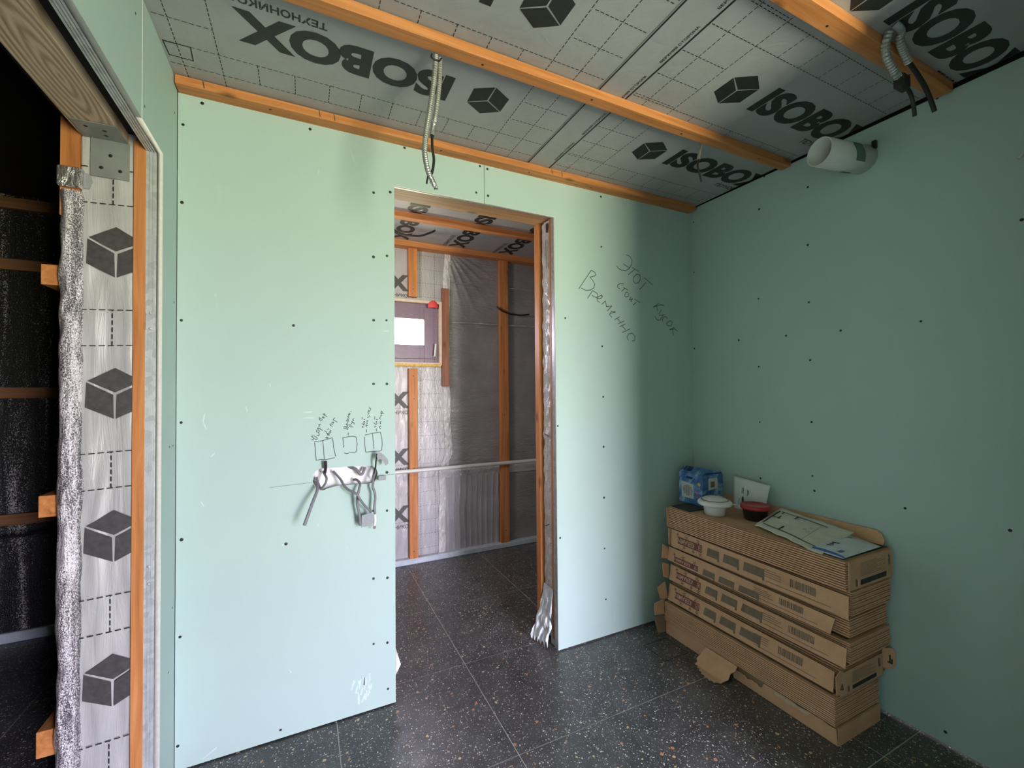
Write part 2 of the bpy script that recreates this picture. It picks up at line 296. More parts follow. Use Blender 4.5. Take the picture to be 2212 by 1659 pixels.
def make_sparkle(key, dark, bright, scale, lo, hi, metal, band):
    """bubble foil: glints painted as bright flecks on a darker ground, gathered in vertical folds"""
    t = NT(key)
    n = t.noise(t.coord((1, 1, 0.75)), scale, 2, 0.75)
    folds = t.noise(t.coord(band), 1.0, 3, 0.6, 0.6)
    f = t.ramp(t.math('ADD', n, t.math('MULTIPLY', t.math('SUBTRACT', folds, 0.5), 0.75)), [(lo, (0, 0, 0)), (hi, (1, 1, 1))])
    t.bump(t.math('ADD', t.math('MULTIPLY', n, 0.6), folds), 0.9, 0.006)
    c = t.mix(f, dark, bright)  # glints of the foil are painted into its base colour
    M[key] = t.base(c, 0.30, metal)
make_sparkle('foil_crumpled', (0.11, 0.10, 0.11), (0.88, 0.81, 0.86), 300, 0.40, 0.61, 0.4, (45, 45, 3.0))
make_sparkle('foil_black', (0.010, 0.010, 0.011), (0.55, 0.52, 0.53), 210, 0.60, 0.74, 0.2, (11, 11, 0.8))
M['black_film'] = plain('black_roof_membrane', (0.008, 0.008, 0.009), 0.7)
M['ink'] = plain('black_printing_ink', (0.016, 0.017, 0.016), 0.5, var=0.2)
M['ink_grey'] = plain('dark_grey_printing_ink', (0.060, 0.057, 0.058), 0.5, var=0.25, scale=60)
M['marker'] = plain('marker_pen', (0.030, 0.045, 0.045), 0.6)
M['screw'] = plain('black_phosphated_screw', (0.012, 0.012, 0.012), 0.5)
M['dark_void'] = plain('dark_cavity', (0.010, 0.011, 0.010), 0.9)
M['cable_grey'] = plain('grey_cable_sheath', (0.19, 0.18, 0.20), 0.45)
M['cable_black'] = plain('black_cable_sheath', (0.014, 0.013, 0.013), 0.45)
M['cable_plum'] = plain('dark_plum_insulating_tape', (0.035, 0.015, 0.030), 0.4)
M['cable_white'] = plain('white_cable_sheath', (0.60, 0.57, 0.52), 0.5)
M['conduit'] = plain('metal_corrugated_conduit', (0.36, 0.36, 0.34), 0.38, 0.6, var=0.1)
M['pvc'] = plain('white_pvc_pipe', (0.66, 0.66, 0.62), 0.35, var=0.03)
M['sealing'] = plain('pale_blue_foam_strip', (0.48, 0.53, 0.58), 0.6)
M['sash'] = plain('flare_tinted_window_profile', (0.20, 0.13, 0.19), 0.35, var=0.05)  # dark profile with the mauve of lens flare mixed into its colour
M['cream_frame'] = plain('cream_wood_lining', (0.66, 0.52, 0.40), 0.55, var=0.1)
M['foam'] = plain('yellow_mounting_foam', (0.70, 0.46, 0.14), 0.8, var=0.25, scale=90)
M['red_tag'] = plain('red_plastic_tag', (0.70, 0.05, 0.06), 0.4)
M['mineral_wool'] = plain('white_insulation_wrap', (0.80, 0.77, 0.79), 0.5, var=0.12, scale=40)
M['stain'] = plain('torn_green_paper', (0.10, 0.17, 0.14), 0.7)

def make_card(key, lo, hi):
    t = NT(key)
    n = t.noise(t.coord((6, 6, 6)), 2, 5, 0.6)
    f = t.noise(t.coord((90, 90, 90)), 2, 2)
    c = t.ramp(t.math('ADD', t.math('MULTIPLY', n, 0.75), t.math('MULTIPLY', f, 0.25)), [(0.35, lo), (0.65, hi)])
    M[key] = t.base(c, 0.75, 0, 0.25)
make_card('kraft', (0.56, 0.315, 0.180), (0.65, 0.380, 0.225))
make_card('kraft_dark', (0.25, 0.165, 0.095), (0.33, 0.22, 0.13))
make_card('kraft_top', (0.45, 0.265, 0.155), (0.55, 0.335, 0.20))
M['kraft_torn'] = plain('torn_cardboard_inner_ply', (0.56, 0.42, 0.28), 0.85, var=0.15)
M['label_red'] = plain('brick_red_print', (0.20, 0.045, 0.030), 0.6)
M['label_text'] = plain('unprinted_kraft_lettering', (0.50, 0.36, 0.24), 0.7)
M['label_tan'] = plain('brown_print_block', (0.19, 0.135, 0.085), 0.7, var=0.15, scale=60)
M['label_black'] = plain('black_print', (0.022, 0.022, 0.022), 0.6)
M['paper'] = plain('cream_paper', (0.64, 0.65, 0.56), 0.75, var=0.05)
M['pouch'] = plain('white_plastic_pouch', (0.58, 0.62, 0.61), 0.45, var=0.05)
M['tub_white'] = plain('white_plastic_tub', (0.72, 0.71, 0.69), 0.35, var=0.03)
M['tub_black'] = plain('black_plastic_tub', (0.012, 0.012, 0.012), 0.3)
M['lid_red'] = plain('red_plastic_lid', (0.36, 0.012, 0.022), 0.35, var=0.05)
M['slate'] = plain('dark_flat_sample', (0.030, 0.028, 0.024), 0.5)
def make_blue():
    t = NT('blue_printed_carton')
    n = t.noise(t.coord((9, 9, 9)), 1.6, 4, 0.6, 1.0)
    c = t.ramp(n, [(0.30, (0.020, 0.07, 0.22)), (0.5, (0.06, 0.18, 0.42)), (0.68, (0.35, 0.50, 0.68))])
    M['blue_carton'] = t.base(c, 0.35)
make_blue()
M['navy'] = plain('navy_print', (0.012, 0.028, 0.11), 0.4)
M['sticker'] = plain('pale_sticker', (0.56, 0.55, 0.52), 0.5, var=0.05)
M['yellow'] = plain('yellow_print', (0.75, 0.50, 0.07), 0.5)
M['pink'] = plain('magenta_print', (0.50, 0.10, 0.28), 0.5)
M['teal'] = plain('teal_print', (0.03, 0.20, 0.28), 0.4)
M['bag_white'] = plain('white_film_packet', (0.62, 0.65, 0.69), 0.3, var=0.06)
M['bag_blue'] = plain('blue_film_packet', (0.05, 0.16, 0.48), 0.3)
def make_glass():
    t = NT('clear_window_pane')
    lw = t.n('LayerWeight'); lw.inputs['Blend'].default_value = 0.15
    tr = t.n('BsdfTransparent'); gl = t.n('BsdfGlossy'); gl.inputs['Roughness'].default_value = 0.02
    mx = t.n('MixShader')
    t.l(lw.outputs['Fresnel'], mx.inputs[0]); t.l(tr.outputs[0], mx.inputs[1]); t.l(gl.outputs[0], mx.inputs[2])
    t.l(mx.outputs[0], t.t.nodes['Material Output'].inputs[0])
    M['glass'] = t.m
make_glass()

# ------------------------------------------------------------------ object helpers
def link(o, parent=None):
    COL.objects.link(o)
    if parent is not None:
        o.parent = parent
        o.matrix_parent_inverse = parent.matrix_basis.inverted()
    return o

def obj(name, me, mats, parent=None):
    o = bpy.data.objects.new(name, me)
    for m in (mats if isinstance(mats, (list, tuple)) else [mats]):
        if len(me.materials) < (len(mats) if isinstance(mats, (list, tuple)) else 1):
            me.materials.append(M[m])
    return link(o, parent)

def root(name, loc=(0, 0, 0), kind=None, label=None, cat=None, group=None):
    o = bpy.data.objects.new(name, None)
    o.empty_display_size = 0.05
    o.location = loc
    link(o)
    tag(o, label, cat, group, kind)
    return o

def tag(o, label=None, cat=None, group=None, kind=None):
    if label: o['label'] = label
    if cat: o['category'] = cat
    if group: o['group'] = group
    if kind: o['kind'] = kind
    return o

def mesh(name, verts, faces, smooth=False):
    me = bpy.data.meshes.new(name)
    me.from_pydata([tuple(v) for v in verts], [], faces)
    bm = bmesh.new(); bm.from_mesh(me)
    bmesh.ops.recalc_face_normals(bm, faces=bm.faces)
    bm.to_mesh(me); bm.free()
    if smooth:
        for p in me.polygons: p.use_smooth = True
    return me

def box_mesh(name, x0, x1, y0, y1, z0, z1, bevel=0.0, seg=1):
    bm = bmesh.new()
    bmesh.ops.create_cube(bm, size=1.0)
    for v in bm.verts:
        v.co = Vector(((x0 + x1) / 2 + v.co.x * (x1 - x0), (y0 + y1) / 2 + v.co.y * (y1 - y0), (z0 + z1) / 2 + v.co.z * (z1 - z0)))
    if bevel:
        bmesh.ops.bevel(bm, geom=bm.edges[:], offset=bevel, segments=seg, affect='EDGES', profile=0.5)
    me = bpy.data.meshes.new(name)
    bm.to_mesh(me); bm.free()
    return me

def box(name, x0, x1, y0, y1, z0, z1, mat, parent=None, bevel=0.0):
    return obj(name, box_mesh(name, x0, x1, y0, y1, z0, z1, bevel), mat, parent)

def prism(name, pts, vec, mat, parent=None):
    """solid from a planar 3-D outline swept along vec"""
    n = len(pts); vec = Vector(vec)
    v = [Vector(p) for p in pts] + [Vector(p) + vec for p in pts]
    f = [tuple(range(n)), tuple(range(2 * n - 1, n - 1, -1))] + [(i, (i + 1) % n, n + (i + 1) % n, n + i) for i in range(n)]
    return obj(name, mesh(name, v, f), mat, parent)

def panel_mesh(name, loops, depth, fn, edge_axis=None):
    """flat board with holes: 2-D loops filled and given thickness; fn(u, v, w) -> world, w runs 0..depth"""
    cu = bpy.data.curves.new(name, 'CURVE')
    cu.dimensions = '2D'; cu.fill_mode = 'BOTH'; cu.extrude = depth / 2
    for lp in loops:
        s = cu.splines.new('POLY'); s.points.add(len(lp) - 1)
        for p, (a, b) in zip(s.points, lp): p.co = (a, b, 0, 1)
        s.use_cyclic_u = True
    o = bpy.data.objects.new(name, cu); COL.objects.link(o)
    dg = bpy.context.evaluated_depsgraph_get()
    me = bpy.data.meshes.new_from_object(o.evaluated_get(dg))
    bpy.data.objects.remove(o); bpy.data.curves.remove(cu)
    side = [abs(p.normal.z) < 0.5 for p in me.polygons]
    for v in me.vertices:
        v.co = Vector(fn(v.co.x, v.co.y, v.co.z + depth / 2))
    me.materials.clear()
    for p, s in zip(me.polygons, side): p.material_index = 1 if s else 0
    bm = bmesh.new(); bm.from_mesh(me)
    bmesh.ops.remove_doubles(bm, verts=bm.verts[:], dist=1e-6)
    bmesh.ops.recalc_face_normals(bm, faces=bm.faces)
    bm.to_mesh(me); bm.free()
    return me

def panel(name, loops, depth, fn, mats, parent=None):
    me = panel_mesh(name, loops, depth, fn)
    if isinstance(mats, str): mats = [mats, mats]
    for m in mats: me.materials.append(M[m])
    o = bpy.data.objects.new(name, me)
    return link(o, parent)

def quads(name, polys, mat, parent=None):
    v, f = [], []
    for p in polys:
        f.append(tuple(range(len(v), len(v) + len(p)))); v += [Vector(q) for q in p]
    me = bpy.data.meshes.new(name)
    me.from_pydata([tuple(a) for a in v], [], f)
    return obj(name, me, mat, parent)

class Plane:
    """a flat printing surface: 2-D (u, v) on it maps to world; off lifts it off the sheet"""
    def __init__(s, O, R, U, off=0.0006):
        s.R, s.U = Vector(R).normalized(), Vector(U).normalized()
        s.N = s.R.cross(s.U); s.O = Vector(O) + s.N * off
    def __call__(s, u, v, w=0.0):
        return s.O + s.R * u + s.U * v + s.N * w

def strokes(name, lines, fn, width, mat, parent):
    polys, q = [], 0
    lift = fn.N * 1.2e-5 if isinstance(fn, Plane) else Vector((0, 0, 0))
    for ln in lines:
        for a, b in zip(ln, ln[1:]):
            a, b = Vector(a), Vector(b); d = b - a
            if d.length < 1e-6: continue
            d.normalize(); n = Vector((-d.y, d.x)) * width / 2; e = d * width * 0.35
            polys.append([Vector(fn(*p)) + lift * (q % 8) for p in (a - e + n, a - e - n, b + e - n, b + e + n)]); q += 1
    o = quads(name, polys, mat, parent)
    if len(lines) > 1: o['kind'] = 'stuff'
    return o

def dashed(segs, dash=0.011, gap=0.0075):
    out = []
    for u0, v0, u1, v1 in segs:
        a, b = Vector((u0, v0)), Vector((u1, v1)); L = (b - a).length; d = (b - a) / L; s = 0.0
        while s < L:
            out.append([tuple(a + d * s), tuple(a + d * min(L, s + dash))]); s += dash + gap
    return out

_txt = {}
def text2d(s, bold):
    k = (s, bold)
    if k not in _txt:
        cu = bpy.data.curves.new('t', 'FONT'); cu.body = s; cu.size = 1.0; cu.offset = bold; cu.resolution_u = 4
        o = bpy.data.objects.new('t', cu); COL.objects.link(o)
        dg = bpy.context.evaluated_depsgraph_get()
        me = bpy.data.meshes.new_from_object(o.evaluated_get(dg))
        bpy.data.objects.remove(o); bpy.data.curves.remove(cu)
        vs = [(v.co.x, v.co.y) for v in me.vertices]; fs = [tuple(p.vertices) for p in me.polygons]
        bpy.data.meshes.remove(me)
        x0, x1 = min(v[0] for v in vs), max(v[0] for v in vs); y0, y1 = min(v[1] for v in vs), max(v[1] for v in vs)
        _txt[k] = ([((x - x0) / (x1 - x0), (y - y0) / (y1 - y0)) for x, y in vs], fs)
    return _txt[k]

def lettering(name, s, fn, u, v, wd, ht, mat, parent, bold=0.0, clip=None):
    vs, fs = text2d(s, bold)
    me = bpy.data.meshes.new(name)
    P = [(u + a * wd, v + b * ht) for a, b in vs]
    me.from_pydata([tuple(fn(*p)) for p in P], [], fs)
    if clip:
        bm = bmesh.new(); bm.from_mesh(me)
        bmesh.ops.bisect_plane(bm, geom=bm.verts[:] + bm.edges[:] + bm.faces[:], plane_co=clip[0], plane_no=clip[1], clear_outer=True)
        bm.to_mesh(me); bm.free()
    return obj(name, me, mat, parent)

def hexcube(fn, u, v, r, gap=0.0055):
    c = Vector((u, v)); q = [c + Vector((math.sin(a), math.cos(a))) * r for a in [math.radians(60 * i) for i in range(6)]]
    out = []
    for poly in ((q[5], q[0], q[1], c), (q[5], c, q[3], q[4]), (c, q[1], q[2], q[3])):
        m = sum(poly, Vector((0, 0))) / 4
        out.append([fn(*(p + (m - p).normalized() * gap * 0.62 if (p - c).length < r * 0.5 or p in (q[5], q[1], q[3]) else p)) for p in poly])
    return out

def tube_mesh(name, pts, rad, n=8, caps=True, rib=0.0, pitch=0.006, smooth=True, sub=6):
    P = [Vector(p) for p in pts]
    path = []
    for i in range(len(P) - 1):                       # Catmull-Rom
        a, b, c, d = P[max(i - 1, 0)], P[i], P[i + 1], P[min(i + 2, len(P) - 1)]
        k = sub if not rib else max(2, int((c - b).length / (pitch / 2)))
        for j in range(k):
            t = j / k
            path.append(0.5 * ((2 * b) + (c - a) * t + (2 * a - 5 * b + 4 * c - d) * t * t + (-a + 3 * b - 3 * c + d) * t ** 3))
    path.append(P[-1])
    v, f = [], []
    up = Vector((0.3, 0.5, 0.81)).normalized()
    for i, p in enumerate(path):
        t = (path[min(i + 1, len(path) - 1)] - path[max(i - 1, 0)]).normalized()
        s = t.cross(up)
        if s.length < 1e-3: s = t.cross(Vector((1, 0, 0)))
        s.normalize(); q = s.cross(t)
        r = (rad[i * len(rad) // len(path)] if isinstance(rad, (list, tuple)) else rad)
        if rib: r *= 1 + (rib if i % 2 else -rib)
        v += [p + (s * math.cos(2 * math.pi * k / n) + q * math.sin(2 * math.pi * k / n)) * r for k in range(n)]
    for i in range(len(path) - 1):
        f += [(i * n + k, i * n + (k + 1) % n, (i + 1) * n + (k + 1) % n, (i + 1) * n + k) for k in range(n)]
    if caps:
        f += [tuple(range(n)), tuple((len(path) - 1) * n + k for k in range(n))]
    return mesh(name, v, f, smooth and not rib)

def tube(name, pts, rad, mat, parent=None, **k):
    return obj(name, tube_mesh(name, pts, rad, **k), mat, parent)

def lathe(name, prof, loc, mat, parent=None, n=40, sx=1.0, sy=1.0):
    v, f = [], []
    for r, z in prof:
        v += [(loc[0] + r * sx * math.cos(2 * math.pi * k / n), loc[1] + r * sy * math.sin(2 * math.pi * k / n), loc[2] + z) for k in range(n)]
    for i in range(len(prof) - 1):
        f += [(i * n + k, i * n + (k + 1) % n, (i + 1) * n + (k + 1) % n, (i + 1) * n + k) for k in range(n)]
    f += [tuple(range(n)), tuple((len(prof) - 1) * n + k for k in range(n))]
    return obj(name, mesh(name, v, f, True), mat, parent)

def sheet(name, fn, nu, nv, mat, parent=None, th=0.0):
    """wavy sheet: fn(a, b) with a, b in 0..1 -> world"""
    v = [fn(i / nu, j / nv) for j in range(nv + 1) for i in range(nu + 1)]
    f = [(j * (nu + 1) + i, j * (nu + 1) + i + 1, (j + 1) * (nu + 1) + i + 1, (j + 1) * (nu + 1) + i) for j in range(nv) for i in range(nu)]
    o = obj(name, mesh(name, v, f, True), mat, parent)
    if th:
        md = o.modifiers.new('thickness', 'SOLIDIFY'); md.thickness = th; md.offset = 0
    return o

def wob(x, y, z, amp):
    return noise.noise(Vector((x, y, z))) * amp

# ------------------------------------------------------------------ floor: terrazzo tiles with recessed joints
floor = root('floor', (0.9, 1.0, 0), 'structure', 'dark speckled terrazzo tile floor running through all three rooms')
box('floor_slab', -2.4, 2.7, YF - 0.2, 3.7, -0.12, -0.0012, 'grout', floor)
T, OX, OY = 0.6, 0.7229, 1.4612
J = 0.0017
tile_me = box_mesh('tile', -T / 2 + J, T / 2 - J, -T / 2 + J, T / 2 - J, -0.009, 0, 0.0006)
long_me = box_mesh('tile', -T + J, T - J, -T / 2 + J, T / 2 - J, -0.009, 0, 0.0006)
for m_ in (tile_me, long_me): m_.materials.append(M['terrazzo'])
for i in range(-5, 3):
    for j in range(-7, 4):
        cx, cy = OX + (i + 0.5) * T, OY + (j + 0.5) * T
        wide = i == 0 and j <= 0                  # full-length tiles in front of the doorway wall
        if i == 1 and j <= 0: continue
        o = bpy.data.objects.new('tile', long_me if wide else tile_me)
        o.location = (cx + (T / 2 if wide else 0), cy, 0)
        link(o, floor)
# cut-in hatch tile by the stack of cartons
for nm, a in (('hatch_joint', (1.626, 1.782, 1.783, 1.786)), ('hatch_joint', (1.626, 1.782, 1.632, 1.635)), ('hatch_joint', (1.626, 1.629, 1.635, 1.783)), ('hatch_joint', (1.779, 1.782, 1.635, 1.783))):
    box(nm, a[0], a[1], a[2], a[3], -0.002, 0.0004, 'dark_void', floor)

# ------------------------------------------------------------------ ceiling: slab, two printed sheets, battens
ceil = root('ceiling', (0.9, 0.5, HC), 'structure', 'grey printed vapour barrier ceiling with orange pine battens')
box('ceiling_slab', -2.4, 2.7, YF - 0.2, 3.7, 2.56, 2.70, 'dark_void', ceil)
sh_l = box('vapour_barrier_sheet', XL - 0.02, 1.126, YF, YB + 0.03, HC, HC + 0.004, 'film_ceiling', ceil)
sh_r = box('vapour_barrier_sheet', 0.997, XR - 0.004, YF, YB + 0.03, HC - 0.003, HC - 0.0005, 'film_ceiling', ceil)
PL = Plane((0, 0, HC), (-1, 0, 0), (0, 1, 0))            # left sheet is printed the other way round
PR = Plane((0, 0, HC - 0.003), (1, 0, 0), (0, -1, 0))
for k in range(5):
    y = 1.478 - 0.4585 * k
    if y > 1.3 or True:
        lettering('printed_wordmark', 'ISOBOX', PL, -0.497, y, 0.690, 0.140, 'ink', sh_l, 0.05)
        lettering('printed_maker_name', 'ТЕХНОНИКОЛЬ', PL, -0.066, y - 0.050, 0.295, 0.030, 'ink', sh_l, 0.03)
        quads('printed_cube', hexcube(PL, -0.648, y + 0.066, 0.084), 'ink', sh_l)
    y2 = 1.603 - 0.4585 * k
    lettering('printed_wordmark', 'ISOBOX', PR, 1.612, -y2, 0.690, 0.140, 'ink', sh_r, 0.05, clip=((XR - 0.006, 0, 0), (1, 0, 0)))
    if y2 > 0:
        lettering('printed_maker_name', 'ТЕХНОНИКОЛЬ', PR, 2.043, -y2 - 0.050, 0.295, 0.030, 'ink', sh_r, 0.03, clip=((XR - 0.006, 0, 0), (1, 0, 0)))
    quads('printed_cube', hexcube(PR, 1.480, -y2 + 0.06, 0.084), 'ink', sh_r)
sg = [(-x, YF + 0.05, -x, YB) for x in (-0.373, -0.258, 0.772, 0.888)]
for k in range(-1, 6):
    y = 1.716 - 0.4585 * k
    if y > YB: continue
    sg += [(0.41, y, -0.99, y), (0.41, y + 0.104, -0.99, y + 0.104)] if y + 0.104 < YB else []
    sg += [(-x, y, -x, y + 0.104) for x in (-0.145, -0.029, 0.087, 0.200, 0.316, 0.430, 0.545, 0.660)]
    for q in (1, 2, 3):
        sg += [(0.41, y - 0.1146 * q + 0.004, 0.258, y - 0.1146 * q + 0.004), (-0.785, y - 0.1146 * q + 0.004, -0.985, y - 0.1146 * q + 0.004)]
tag(strokes('printed_dashed_grid', dashed(sg), PL, 0.0026, 'ink', sh_l), kind='stuff')
sg = [(x, -YB, x, -YF - 0.05) for x in (1.212, 1.346)]
for k in range(-1, 6):
    y = 1.374 - 0.4585 * k
    if y + 0.1 > YB: continue
    sg += [(1.14, -y, 2.17, -y), (1.14, -y + 0.104, 2.17, -y + 0.104)]
    sg += [(x, -y, x, -y + 0.104) for x in (1.46, 1.575, 1.69, 1.80, 1.92, 2.03, 2.14)]
    for q in (1, 2, 3):
        sg += [(1.14, -y - 0.1146 * q, 1.346, -y - 0.1146 * q)]
tag(strokes('printed_dashed_grid', dashed(sg), PR, 0.0026, 'ink', sh_r), kind='stuff')
strokes('printed_edge_line', [[(1.003, -YB), (1.003, -YF)]], PR, 0.0065, 'ink', sh_r)
strokes('printed_edge_line', [[(1.124, -YB), (1.132, -0.8), (1.135, -YF)]], Plane((0, 0, HC - 0.0035), (1, 0, 0), (0, -1, 0)), 0.0065, 'ink', sh_r)
PV = Plane((1.112, 0, HC - 0.003), (0, -1, 0), (-1, 0, 0))
for k in range(10):
    lettering('printed_edge_note', 'ВЕРХНЯЯ СТОРОНА', PV, -1.80 + 0.232 * k, -0.006, 0.165, 0.011, 'ink', sh_r, 0.02)
strokes('marker_box_drawing', [[(0.409, 1.720), (0.336, 1.717), (0.341, 1.783), (0.407, 1.783), (0.409, 1.720)]], PL, 0.004, 'marker', sh_l)
def batten_x(parent, x0, x1, y0, y1, z0, z1, mat='orange_pine_x'):
    o = box('batten', x0, x1, y0, y1, z0, z1, mat, parent, 0.0015)
    return o
nail_me = box_mesh('nail_head', -0.004, 0.004, -0.003, 0.003, -0.0006, 0.0006)
nail_me.materials.append(M['screw'])
for y0, y1, zb in ((1.878, YB + 0.004, 2.457), (1.304, 1.352, 2.455), (0.712, 0.766, 2.455), (0.10, 0.152, 2.455), (-0.50, -0.45, 2.455), (-1.08, -1.03, 2.455)):
    b = batten_x(ceil, XL + 0.004, XR - 0.02, y0, y1, zb, HC - 0.003)
    for x in (-0.1, 0.55, 1.02, 1.45, 1.95):
        o = bpy.data.objects.new('nail_head', nail_me); o.location = (x + random.uniform(-.05, .05), (y0 + y1) / 2 + random.uniform(-.01, .01), zb); link(o, b)
strokes('pencil_marks', [[(x, -2.486), (x + 0.004, -2.462)] for x in (-0.33, 0.055, 0.11, 1.14, 1.20)], lambda u, v: Vector((u, 1.8774, -v)), 0.003, 'marker', ceil)

# ------------------------------------------------------------------ back wall with doorway
wb = root('wall_back', (0.4, YB, 0), 'structure', 'green drywall back wall with an open doorway and a cable cut-out')
fb = lambda u, v, w: (u, YB + w, v)
Zt = 2.457
SEAM = 0.7915
pan_l = panel('drywall_panel', [[(XL + 0.002, 0.006), (DX0, 0.006), (DX0, DZ), (SEAM - 0.001, DZ), (SEAM - 0.001, Zt), (XL + 0.002, Zt)], HOLE], 0.0125, fb, ['drywall', 'gypsum'], wb)
pan_r = panel('drywall_panel', [[(DX1, 0.008), (XR - 0.002, 0.008), (XR - 0.002, Zt + 0.03), (SEAM + 0.0015, Zt + 0.015), (SEAM + 0.0015, DZ), (DX1, DZ)]], 0.0125, fb, ['drywall', 'gypsum'], wb)
box('panel_joint', SEAM - 0.001, SEAM + 0.0015, YB + 0.0012, YB + 0.012, DZ + 0.001, 2.458, 'dark_void', wb)
screw_me = tube_mesh('screw', [(0, 0.0005, 0), (0, -0.0004, 0), (0, -0.0008, 0)], [0.0062, 0.0058, 0.004], n=10, sub=1)
screw_me.materials.append(M['screw'])
for x, z in SCREWS_BACK:
    o = bpy.data.objects.new('screw', screw_me); o.location = (x, YB, z)
    o.scale = (random.uniform(.8, 1.1),) * 3
    link(o, pan_l if x < SEAM else pan_r)
PB = Plane((0, YB, 0), (1, 0, 0), (0, 0, 1), 0.0005)
strokes('handwritten_note', NOTE_STROKES, PB, 0.0036, 'marker', pan_r)
strokes('switch_sketch', SWITCH_STROKES, PB, 0.0026, 'marker', pan_l)
strokes('pencil_level_line', [[(-0.12, 0.985), (0.03, 0.990)], [(0.30, 0.993), (DX0 - 0.004, 0.995)]], PB, 0.0012, 'marker', pan_l)
# whitish scuffs and the handprint low beside the doorway
random.seed(3)
scuff = []
for k in range(26):
    u, v = random.uniform(0.185, 0.262), random.uniform(0.075, 0.16)
    scuff.append([(u, v), (u + random.uniform(-.012, .004), v - random.uniform(.01, .035))])
M['chalk'] = plain('chalky_smear', (0.54, 0.64, 0.65), 0.8)
strokes('chalk_handprint', scuff, PB, 0.006, 'chalk', pan_l)
sc2 = [[(-.33, 1.28), (-.335, 1.25), (-.325, 1.22)], [(0.0, 1.275), (0.03, 1.276)], [(0.0, 1.252), (.02, 1.252), (.035, 1.251)], [(-.2, 1.30), (-.195, 1.285)], [(.25, 1.258), (.27, 1.258)], [(-.34, .955), (-.332, .94)], [(-.33, .02), (-.29, .045)], [(.31, 1.62), (.335, 1.622)],
       [(-.31, 1.12), (-.30, 1.13)], [(-.12, 1.39), (-.118, 1.38)], [(-.05, .26), (-.045, .25)], [(.05, .82), (.055, .81)]]
strokes('chalk_scuffs', sc2, PB, 0.0035, 'chalk', pan_l)
# wall build-up seen in the doorway
box('insulation_backing', XL, DX0 - 0.03, YB + 0.045, YB + 0.05, 0.01, DZ, 'mineral_wool', wb)
box('partition_core', XL - 0.20, DX0 - 0.03, YB + 0.05, 2.14, 0.0, 2.5, 'film_wall', wb)
box('partition_core', DX1 + 0.04, XR + 0.02, YB + 0.0125, 2.14, 0.0, 2.5, 'film_wall', wb)
box('partition_core', DX0 - 0.04, DX1 + 0.05, YB + 0.0125, 2.11, DZ + 0.035, 2.55, 'dark_void', wb)
box('stud', DX0 - 0.03, DX0 - 0.006, YB + 0.0125, 2.14, 0.0, DZ + 0.03, 'orange_pine_z', wb)
box('header_profile', DX0 - 0.03, DX1 + 0.03, YB + 0.0128, YB + 0.040, DZ + 0.008, DZ + 0.034, 'steel', wb)
plank = box('header_plank', DX0 - 0.03, DX1 + 0.03, YB + 0.046, 2.118, DZ + 0.018, DZ + 0.034, 'pale_plank_x', wb, 0.001)
def profile_v(name, x0, x1, y0, y1, z0, z1, parent, face):
    """galvanised stud: folded section with ridges on the visible face ('x' faces -x, 'y' faces -y)"""
    if face == 'x':
        n = 4; w_ = (y1 - y0) / (2 * n); pts = [(x1, y0)]
        for k in range(n): pts += [(x0, y0 + 2 * k * w_), (x0, y0 + (2 * k + 1.5) * w_), (x0 + 0.0035, y0 + (2 * k + 1.55) * w_), (x0 + 0.0035, y0 + (2 * k + 1.95) * w_)]
        pts += [(x1, y1)]
        return prism(name, [(a, b, z0) for a, b in pts], (0, 0, z1 - z0), 'steel', parent)
    n = 3; w_ = (x1 - x0) / (2 * n); pts = [(x0, y1)]
    for k in range(n): pts += [(x0 + 2 * k * w_, y0), (x0 + (2 * k + 1.5) * w_, y0), (x0 + (2 * k + 1.55) * w_, y0 + 0.0035), (x0 + (2 * k + 1.95) * w_, y0 + 0.0035)]
    pts += [(x1, y1)]
    return prism(name, [(a, b, z0) for a, b in pts], (0, 0, z1 - z0), 'steel', parent)
profile_v('steel_profile', DX1 + 0.001, DX1 + 0.03, YB + 0.0128, YB + 0.042, 0.004, DZ + 0.007, wb, 'x')
box('stud', DX1 + 0.001, DX1 + 0.038, YB + 0.043, YB + 0.062, 0.04, DZ + 0.012, 'orange_pine_z', wb, 0.001)
sheet('crinkled_vapour_barrier', lambda a, b: (DX1 + 0.010 + wob(a * 6, b * 45, 3, 0.010) - 0.006 * math.sin(a * math.pi), YB + 0.062 + a * 0.088, 0.05 + b * (DZ - 0.04)), 14, 260, 'film_crinkled', wb)
box('stud', DX1 - 0.012, DX1 + 0.040, 2.092, 2.140, 0.0, DZ + 0.02, 'orange_pine_z', wb, 0.001)
strokes('printed_bits', [[(2.02, 2.17), (2.016, 2.02)], [(2.03, 2.14), (2.028, 2.09)], [(2.05, 1.80), (2.01, 1.815)], [(2.05, 1.12), (2.01, 1.11)], [(2.05, 0.62), (2.01, 0.64)]], lambda u, v: Vector((DX1 - 0.006, u, v)), 0.006, 'ink_grey', wb)
prism('black_tape_patch', [(DX1 - 0.003, 2.000, 2.262), (DX1 - 0.003, 2.024, 2.262), (DX1 - 0.003, 2.022, 2.215), (DX1 - 0.003, 2.006, 2.21)], (0.002, 0, 0), 'ink', wb)
# torn end of the vapour barrier at the foot of the jamb
sheet('torn_film_tail', lambda a, b: (DX1 - 0.002 - 0.065 * (1 - b) ** 1.6 * (0.55 + 0.6 * a) + wob(a * 5, b * 7, 1, 0.022) * (1.1 - b), 1.985 + a * (0.115 - 0.02 * b) + wob(a * 6, b * 5, 7, 0.02) * (1 - b), 0.004 + b * 0.30 + (0.03 * abs(math.sin(a * 17)) + wob(a * 9, 1, 4, 0.02) ) * (1 - b)), 22, 22, 'polythene', wb)
box('foam_block', DX1 + 0.004, DX1 + 0.035, YB + 0.044, YB + 0.085, 0.002, 0.055, 'sealing', wb, 0.004)
